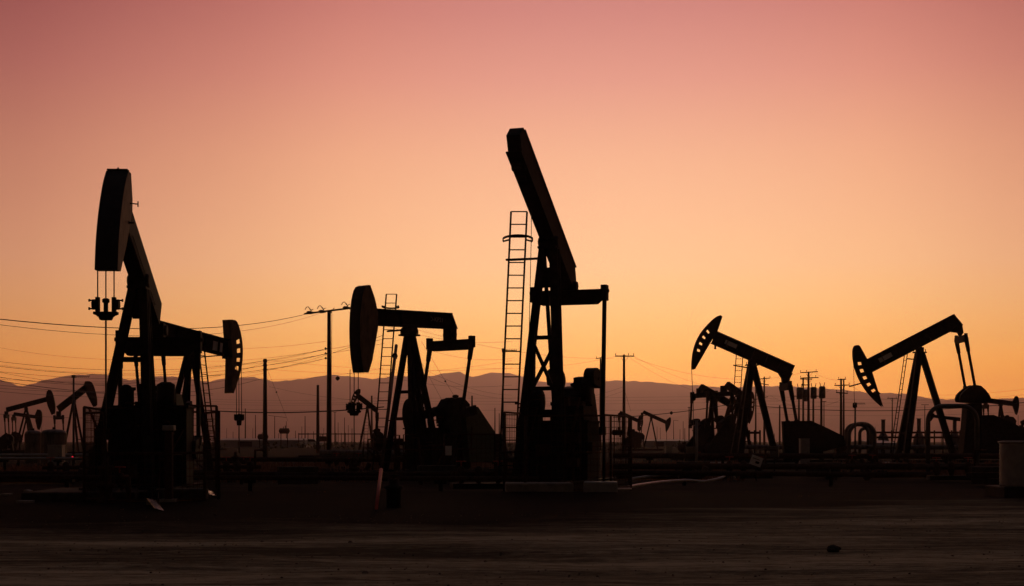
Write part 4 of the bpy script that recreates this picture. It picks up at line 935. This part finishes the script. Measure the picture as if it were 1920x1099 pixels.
for k, (px, D, kd, lb) in enumerate(((450,45,0,'low dark valve skid in the reddish grass right of the left cage'),(620,52,2,'pipe spool lying below the foot of the tall crossarm pole'),(655,60,0,'valve skid under the hanging carrier bar of the middle pumpjack'),
        (820,42,1,'stacked timber blocks before the cage of the middle pumpjack'),(905,36,0,'knobbly valve skid just left of the long ladder foot'),(1230,44,2,'pipe spool right of the open wire gate'),(1300,50,1,'stacked timber blocks under the raised slotted horsehead'),
        (1400,46,0,'valve skid beside the tilted warning sign'),(1452,52,3,'junction box on a post right of the tilted warning sign'),(1545,48,1,'stacked timber blocks below the belt guard of the right-hand pumpjack'),(1620,52,0,'valve skid below the low pipe hoops'),
        (1690,46,2,'pipe spool before the foot of the far-right large pumpjack'),(1790,44,0,'valve skid under the tall rounded pipe arch'),(1855,40,1,'stacked timber blocks left of the pale ribbed drum'),(60,40,2,'pipe spool near the left edge below the thin pale pipelines'),(130,44,0,'valve skid just below the small red lamp'),(560,40,1,'stacked timber blocks in the dark left of the middle pumpjack'))):
    r_ = empty(['valve_skid','timber_stack','pipe_spool','junction_box'][kd], (*gp(px,D),0), rnd.uniform(-.5,.5), lb, ['valve skid','timber stack','pipe spool','junction box'][kd], 'low field equipment')
    if kd == 0:
        m = MB(); m.box((0,0,.1),(1.6,.7,.14)); m.build('base','steel',r_)
        m = MB(); m.tube([(-.8,0,.42),(.8,0,.42)],.06,8)
        for x in (-.55,-.1,.4): m.lathe([(.05,.15),(.1,.3),(.12,.42),(.1,.54),(.04,.6)],(x,0,0),10)
        m.tube([(.6,0,.42),(.6,0,.95),(.95,0,.95)],.04,8); m.build('valves','rust',r_)
        for x in (-.55,.4): m = MB(); m.lathe([(.02,-.012),(.13,-.012),(.13,.012),(.02,.012)],(x,0,.72),12); m.tube([(x,0,.58),(x,0,.72)],.015,6); m.build('hand_wheel','red',r_)
    elif kd == 1:
        for q in range(3):
            for y in (-.22,.22): m = MB(); m.box((rnd.uniform(-.08,.08), y, .1+q*.17),(1.1,.2,.15)); m.build('timber','wood',r_,.01)
    elif kd == 2:
        m = MB(); m.tube([(-1.3,0,.14),(1.2,.1,.14),(1.45,.1,.2),(1.55,.1,.45)],.1,10); m.build('pipe','rust',r_)
        for x in (-1.3,): m = MB(); m.lathe([(.06,-.03),(.19,-.03),(.19,.03),(.06,.03)],(x,0,.15),14,axis='x'); m.build('flange','rust',r_)
    else:
        m = MB(); m.tube([(0,0,0),(0,0,.7)],.03,8); m.build('post','steel',r_); m = MB(); m.box((0,0,.85),(.32,.18,.4)); m.build('box_body','galv',r_,.01)
# tanks and cabinets left
def tank(px, w, top, D, label, dome=.25, n=28):
    p = gp(px, D); R_ = w*D/F/2; H_ = HC+(HY-top)*D/F; r_ = empty('storage_tank',(*p,0),0,label,'tank','corrugated tanks')
    m = MB(); k = n*2; vs = []; fs = []
    for z in (0, H_*(1-dome)):
        for i in range(k): t = 2*math.pi*i/k; rr = R_*(1+(.03 if i % 2 else 0)); vs.append((rr*math.cos(t), rr*math.sin(t), z))
    fs = [(i,(i+1)%k,(i+1)%k+k,i+k) for i in range(k)]; m.add(vs, fs); m.build('shell','tank',r_)
    m = MB(); m.lathe([(R_*1.03,H_*(1-dome)),(R_*.98,H_*(1-dome*.6)),(R_*.85,H_*(1-dome*.25)),(R_*.5,H_*(1-dome*.05)),(R_*.08,H_)],n=k); m.build('dome_roof','tank',r_)
    m = MB(); m.lathe([(.08,0),(.08,.12),(.02,.14)],(0,0,H_-.02),8); m.build('hatch','steel',r_)
tank(101,46,805,75,'wider corrugated tank with low domed top behind the pale box on the left', dome=.14)
tank(62,30,807,80,'narrower corrugated tank left of the wider one', dome=.14)
def cabinet(px, D, w, d, h, label, m_='pale', z=0, name='equipment_box'):
    r_ = empty(name, (*gp(px,D),z), 0, label, 'equipment box'); m = MB(); m.box((0,0,h/2+.05),(w,d,h)); m.build('box_body',m_,r_,.012)
    m = MB(); m.box((0,0,h+.065),(w*1.06,d*1.06,.03)); m.build('lid',m_,r_,.006)
    m = MB(); m.box((0,-d/2-.008,h*.55),(w*.8,.012,h*.75)); o = m.build('door',m_,r_,.004); m = MB(); m.box((w*.28,-d/2-.025,h*.55),(.02,.03,.12)); m.build('handle','steel',o)
    m = MB(); m.box((0,0,.03),(w*1.15,d*1.15,.06)); m.build('plinth','conc',r_)
cabinet(106,62,.62,.5,1.0,'pale grey box in front of the corrugated tanks')
cabinet(128,64,.42,.4,.55,'lower box right of the pale grey box')
cabinet(1508,66,.42,.4,1.28,'tall pale cabinet in front of the belt guard of the right-hand pumpjack', 'pale')
cabinet(1254,150,.7,.6,.7,'small pale crate near the open-ground pumpjack', 'pale')
r_ = empty('signal_lamp', (*gp(136,55),0), 0, 'small red lamp glowing on a post left of the largest left pumpjack', 'lamp'); m = MB(); m.tube([(0,0,0),(0,0,.58)],.03,8); m.build('post','steel',r_); m = MB(); m.lathe([(.015,-.035),(.035,-.02),(.035,.02),(.015,.035)],(0,0,.62),10); m.build('lens','redlamp',r_)
r_ = empty('yard_lamp', (*gp(374,140),0), 0, 'far warm yard lamp seen through the cage on the left', 'lamp'); m = MB(); m.tube([(0,0,0),(0,0,1.3)],.04,8); m.build('post','steel',r_); m = MB(); m.lathe([(.02,-.06),(.07,-.03),(.07,.03),(.02,.06)],(0,0,1.37),10); m.build('lens','warmlamp',r_)
# pipe arches
def arch(x0, x1, top, D, r, label, rad=.45, m_='galv'):
    a = gp(x0,D); b = gp(x1,D); H_ = HC+(HY-top)*D/F - r; w = b[0]-a[0]; rad = min(rad, w*.48); pts = [Vector((0,0,-.1)), Vector((0,0,H_-rad))]
    for k in range(1,8): t = math.pi/2*k/8; pts.append(Vector((rad-rad*math.cos(t),0,H_-rad+rad*math.sin(t))))
    pts.append(Vector((rad,0,H_))); pts.append(Vector((w-rad,0,H_)))
    for k in range(1,8): t = math.pi/2*k/8; pts.append(Vector((w-rad+rad*math.sin(t),0,H_-rad+rad*math.cos(t))))
    pts += [Vector((w,0,H_-rad)), Vector((w,0,-.1))]
    r_ = empty('pipe_arch',(*a,0),0,label,'pipe arch','pipe arches'); m = MB(); m.tube(pts, r, 14); m.build('pipe',m_,r_)
    for q in (Vector((0,0,.35)), Vector((w,0,.35))): m = MB(); m.lathe([(r*1.6,-.03),(r*1.6,.03)], q, 14); m.build('flange','rust',r_)
arch(1740,1832,757,52,.085,'tall rounded pipe arch in front of the far-right large pumpjack',.55)
arch(1592,1640,791,92,.13,'outer low pipe hoop under the far-right horsehead',.75,'tank')
arch(1586,1628,793,97,.12,'inner low pipe hoop standing behind the outer one',.6,'tank')
arch(1612,1634,800,100,.12,'smallest pipe hoop between the two larger ones',.4,'tank')
# vent stacks and rack on the right
for px, top, D, lb in ((1656,788,150,'bottle-shaped vent stack right of the low pipe hoops'),(1723,786,150,'bottle-shaped vent stack left of the pipe arch leg'),(1790,786,150,'bottle-shaped vent stack seen inside the pipe arch')):
    H_ = HC+(HY-top)*D/F; m = MB(); m.lathe([(.62,0),(.62,H_*.35),(.5,H_*.5),(.24,H_*.62),(.2,H_*.68),(.2,H_),(.26,H_+.02),(.26,H_+.08)],n=16); o = m.build('vent_stack','tank'); o.location = (*gp(px,D),0); tag(o, lb, 'vent stack', 'vent stacks')
def rack(x0, x1, D, zs, label, n=10):
    a = gp(x0,D); b = gp(x1,D); r_ = empty('pipe_rack',(*a,0),0,label,'pipe rack','pipe racks'); w = b[0]-a[0]
    m = MB()
    for z in zs: m.tube([(0,0,z),(w,0,z)], .09, 8)
    m.build('rack_pipes','rust',r_); m = MB()
    for k in range(n): x = w*k/(n-1); m.tube([(x,0,-.1),(x,0,zs[0]+.2)], .07, 6)
    m.build('rack_posts','steel',r_)
rack(1640,1800,130,(2.05,1.6),'pipe rack crossing behind the vent stacks', 11)
rack(560,700,260,(2.6,),'far pipe rack near the foot of the tall crossarm pole', 9)
rack(1405,1425,110,(1.9,),'small rack right of the legs of the right-hand pumpjack', 3)
# far sheds and vehicles
def shed(x0, x1, D, h, label, m_='shed'):
    a = gp(x0,D); b = gp(x1,D); w = b[0]-a[0]; d = 12; r_ = empty('long_shed',(*a,0),0,label,'shed','far sheds')
    m = MB(); m.box((w/2,d/2,h*.4),(w,d,h*.8)); m.build('wall',m_,r_)
    m = MB(); vs = [(-.3,-.3,h*.8),(w+.3,-.3,h*.8),(w+.3,d/2,h),(-.3,d/2,h),(w+.3,d+.3,h*.8),(-.3,d+.3,h*.8)]; m.add(vs,[(0,1,2,3),(3,2,4,5),(1,4,2),(0,3,5),(0,5,4,1)]); m.build('roof',m_,r_)
    m = MB()
    m.box((w*.3,-.03,h*.35),(min(3,w*.2),.05,h*.6)); m.build('door','steel',r_)
shed(411,572,300,1.9,'very long low bluish shed on the horizon left of the tall crossarm pole')
shed(1208,1300,320,1.7,'low pale shed on the horizon behind the open-ground pumpjack')
shed(1645,1680,140,1.35,'low tarpaulin-coloured shed at the foot of the first vent stack')
def truck(px, D, label):
    r_ = empty('parked_truck',(*gp(px,D),0),0,label,'truck'); m = MB(); m.plate([(-2.4,.5),(2.3,.5),(2.35,1.0),(1.2,1.15),(.7,1.75),(-.6,1.78),(-.7,1.15),(-2.4,1.15)],-.9,.9); m.build('body','white',r_,.06)
    m = MB(); m.plate([(1.08,1.16),(.66,1.66),(-.5,1.68),(-.55,1.18)],-.92,.92); m.build('window','wire',r_)
    for x in (-1.5,1.5):
        for y in (-.8,.8): m = MB(); m.lathe([(.1,-.12),(.36,-.12),(.36,.12),(.1,.12)],(x,y,.36),16,axis='y'); m.build('wheel','wire',r_)
truck(584,290,'pale pickup truck on the horizon beside the short bare pole')
# far small tanks / drip pots on stilts near the bare poles
for px, top, D, lb in ((533,803,260,'small vessel on thin stilts under the sagging crossarm'),(493,814,260,'low vessel left of the bare insulator pole'),(603,818,200,'dark low valve skid beside the foot of the tall crossarm pole'),(1158,806,70,'dark valve cluster seen through the open wire gate')):
    H_ = HC+(HY-top)*D/F; r_ = empty('process_vessel',(*gp(px,D),0),0,lb,'vessel'); m = MB(); s_ = D/260
    m.lathe([(.1,-1.0*s_),(.5*s_,-.8*s_),(.5*s_,.8*s_),(.1,1.0*s_)],(0,0,H_-.5*s_),12,axis='x'); m.build('vessel_body','rust',r_)
    m = MB(); m.tube([(.2*s_,0,H_-.1*s_),(.2*s_,0,H_+.5*s_)],.08*s_,6); m.tube([(-.2*s_,0,H_-.1*s_),(-.1*s_,0,H_+.3*s_)],.06*s_,6); m.build('nozzle','rust',r_)
    for x in (-.6*s_,.6*s_): m = MB(); m.tube([(x,0,0),(x,0,H_-.5*s_)],.08*s_,6); m.build('leg','steel',r_)
# thin pale post and bucket by the right-hand jack
m = MB(); m.tube([(0,0,0),(0,0,2.05)],.06,8); m.tube([(0,0,2.05),(0,0,2.1)],.08,8); o = m.build('marker_post','pale'); o.location = (*gp(1306,58),0); tag(o,'slim pale post below the raised slotted horsehead','post')
m = MB(); m.lathe([(.22,0),(.27,.5),(.29,.52),(.26,.5),(.2,.1)],n=18); o = m.build('drum','pale'); o.location = (*gp(1296,70),.45); tag(o,'small pale drum on a stand left of the slim post','drum')
m = MB(); m.box((0,0,.22),(.7,.6,.44)); o = m.build('drum_stand','steel',None,.02); o.location = (*gp(1296,70),0); tag(o,'dark stand carrying the small pale drum','stand')
# tilted sign
r_ = empty('warning_sign',(*gp(1418,44),0),0,'small whitish warning sign tilted on its post in front of the right-hand pumpjack','sign'); m = MB(); m.tube([(0,.02,0),(0,.02,.62)],.02,8); m.build('post','steel',r_)
m = MB(); rot = Matrix.Rotation(R(20),3,'Y'); m.box((0,0,.62),(.36,.012,.30),rot); pl = m.build('sign_board','white',r_)
m = MB(); m.box((.03,-.012,.57),(.12,.006,.07),rot); m.box((0,-.012,.68),(.22,.006,.02),rot); m.build('sign_print','steel',pl)
# culvert drum at the right edge
r_ = empty('culvert_drum',(*gp(1927,30),0),0,'large ribbed pale drum on a dark base at the right edge','drum'); m = MB()
prof = []
for k in range(26): prof += [(.56+.012*(k%2), .28+k*.036)]
m.lathe(prof,n=36); m.build('drum_wall','pale',r_); m = MB(); m.lathe([(.58,1.18),(.6,1.2),(.6,1.225),(.5,1.235)],n=36); m.build('rim','pale',r_)
m = MB(); m.box((0,0,.14),(1.4,1.2,.28)); m.build('base','steel',r_,.02)
# foreground rock
bm = bmesh.new(); bmesh.ops.create_icosphere(bm, subdivisions=3, radius=1)
for v in bm.verts:
    n_ = noise2(v.co.x*2.2+3, v.co.y*2.2+v.co.z*3, 5); v.co *= 1+.22*n_; v.co.x *= 1.15; v.co.z *= .8; v.co.z = max(v.co.z, -.5)
me_ = bpy.data.meshes.new('rock'); bm.to_mesh(me_); bm.free(); me_.materials.append(M['stone']); o = bpy.data.objects.new('rock', me_); scn.collection.objects.link(o); o.scale = (.062,.062,.06); o.location = (*gp(1563,15.3),.06); tag(o,'lone dark rock lying on the dirt road','rock')
# rubble
m = MB(); rnd = random.Random(5)
def stone(m, c, s):
    vs = []; n = 6
    for z, rr in ((-.4,.8),(.1,1.0),(.6,.55)):
        for i in range(n): t = 2*math.pi*i/n+z; q = rr*rnd.uniform(.75,1.15); vs.append((c[0]+s*q*math.cos(t), c[1]+s*q*math.sin(t), c[2]+s*z))
    fs = [(r*n+i, r*n+(i+1)%n, (r+1)*n+(i+1)%n, (r+1)*n+i) for r in range(2) for i in range(n)]+[tuple(range(12,18))]
    m.add(vs, fs)
for k in range(1700):
    y = 9+ (rnd.random()**.8)*17; x = rnd.uniform(-.42,.42)*y; s = rnd.choice((.005,.006,.008,.01,.014)) if rnd.random()<.985 else rnd.uniform(.016,.03)
    stone(m, (x,y,.045+noise2(x*.35,y*.5,1)*.035+noise2(x*1.1,y*1.9,4)*.012 - (.03 if y>23 else 0)), s)
tag(m.build('gravel','pebble'), 'loose pebbles scattered over the dirt road', 'gravel', None, 'stuff')
rnd = random.Random(11)
for k, (px, D, w, lb) in enumerate(((12,31,.22,'pale flat scrap stone at the far left edge'),(52,31.5,.12,'upright pale scrap beside the flat stones on the left'),(48,27.5,.3,'long flat scrap slab low at the left'),(95,29,.26,'flat scrap slab between the edge stones and the left pumpjack'),(208,28,.15,'small pale rubble chunk under the largest left pumpjack'),(146,29.5,.12,'small pale rubble chunk left of the largest left pumpjack'))):
    m = MB(); m.box((0,0,.05),(w,.25,.07 if k != 1 else .2), Matrix.Rotation(rnd.uniform(-.2,.2),3,'Y')); o = m.build('scrap_slab','conc',None,.015); o.location = (*gp(px,D),0); o.rotation_euler=(0,0,rnd.uniform(-.4,.4)); tag(o, lb, 'rubble', 'scrap slabs on the left')
# grass
def grass(regions, n, label, seed, hh=(.12,.4)):
    rnd = random.Random(seed); m = MB(); vs = []; fs = []
    for k in range(n):
        x0,x1,D0,D1 = rnd.choice(regions); D = rnd.uniform(D0,D1); px = rnd.uniform(x0,x1); X,Y = gp(px,D); h = rnd.uniform(*hh); 
        for b in range(3):
            a = rnd.uniform(0,6.28); w = .006+.0002*D; dx, dy = math.cos(a)*w, math.sin(a)*w; lx, ly = rnd.uniform(-.3,.3)*h, rnd.uniform(-.3,.3)*h
            xx, yy = X+rnd.uniform(-.05,.05), Y+rnd.uniform(-.05,.05); i = len(vs); hb = h*rnd.uniform(.6,1)
            vs += [(xx-dx,yy-dy,-.04),(xx+dx,yy+dy,-.04),(xx+lx*.4+dx*.7,yy+ly*.4+dy*.7,hb*.6),(xx+lx*.4-dx*.7,yy+ly*.4-dy*.7,hb*.6),(xx+lx,yy+ly,hb)]
            fs += [(i,i+1,i+2,i+3),(i+3,i+2,i+4)]
    m.add(vs, fs); tag(m.build('dry_grass','grass',recalc=False), label, 'grass', None, 'stuff')
grass([(400,720,43,75),(600,960,52,90),(1130,1400,45,72),(1560,1990,50,73),(1800,1990,46,58),(-60,160,45,60)], 9000, 'reddish dry grass growing between the pumpjacks and pipelines', 3, (.1,.42))
grass([(-60,2000,25,34)], 220, 'short sparse weeds along the road edge', 4, (.02,.06))
# far brush line
m = MB(); rnd = random.Random(9)
for k in range(420):
    D = rnd.uniform(180,700); px = rnd.uniform(-300,2200); X,Y = gp(px,D); h = rnd.uniform(.4,1.5); w = h*rnd.uniform(.8,2)
    for q in range(14):
        c = Vector((X+rnd.gauss(0,w*.4), Y+rnd.gauss(0,w*.4), abs(rnd.gauss(h*.4,h*.3)))); s = h*rnd.uniform(.1,.25); a = rnd.uniform(0,3.1)
        m.add([c+Vector((math.cos(a)*s,math.sin(a)*s,0)), c+Vector((-math.sin(a)*s*.6,math.cos(a)*s*.6,s)), c-Vector((math.cos(a)*s,math.sin(a)*s,s*.2)), c+Vector((0,0,-s))], [(0,1,2,3)])
tag(m.build('scrub','green',recalc=False), 'far line of low scrub bushes on the plain', 'scrub', None, 'stuff')

# ------------------------------------------------------------------ haze
m = MB(); HX = 16500; m.add([(-HX,-1520,-2),(HX,-1520,-2),(HX,13200,-2),(-HX,13200,-2),(-HX,-1520,545),(HX,-1520,545),(HX,13200,545),(-HX,13200,545)],
    [(0,3,2,1),(4,5,6,7),(0,1,5,4),(1,2,6,5),(2,3,7,6),(3,0,4,7)])
hm = bpy.data.materials.new('haze_air'); hm.use_nodes = True; t = hm.node_tree; t.nodes.clear()
o_ = t.nodes.new('ShaderNodeOutputMaterial'); v_ = t.nodes.new('ShaderNodeVolumePrincipled'); v_.inputs['Density'].default_value = .0001
v_.inputs['Color'].default_value = (.99,.77,.82,1); v_.inputs['Anisotropy'].default_value = .8; t.links.new(v_.outputs[0], o_.inputs['Volume'])
tag(m.build('haze', hm), kind='stuff')
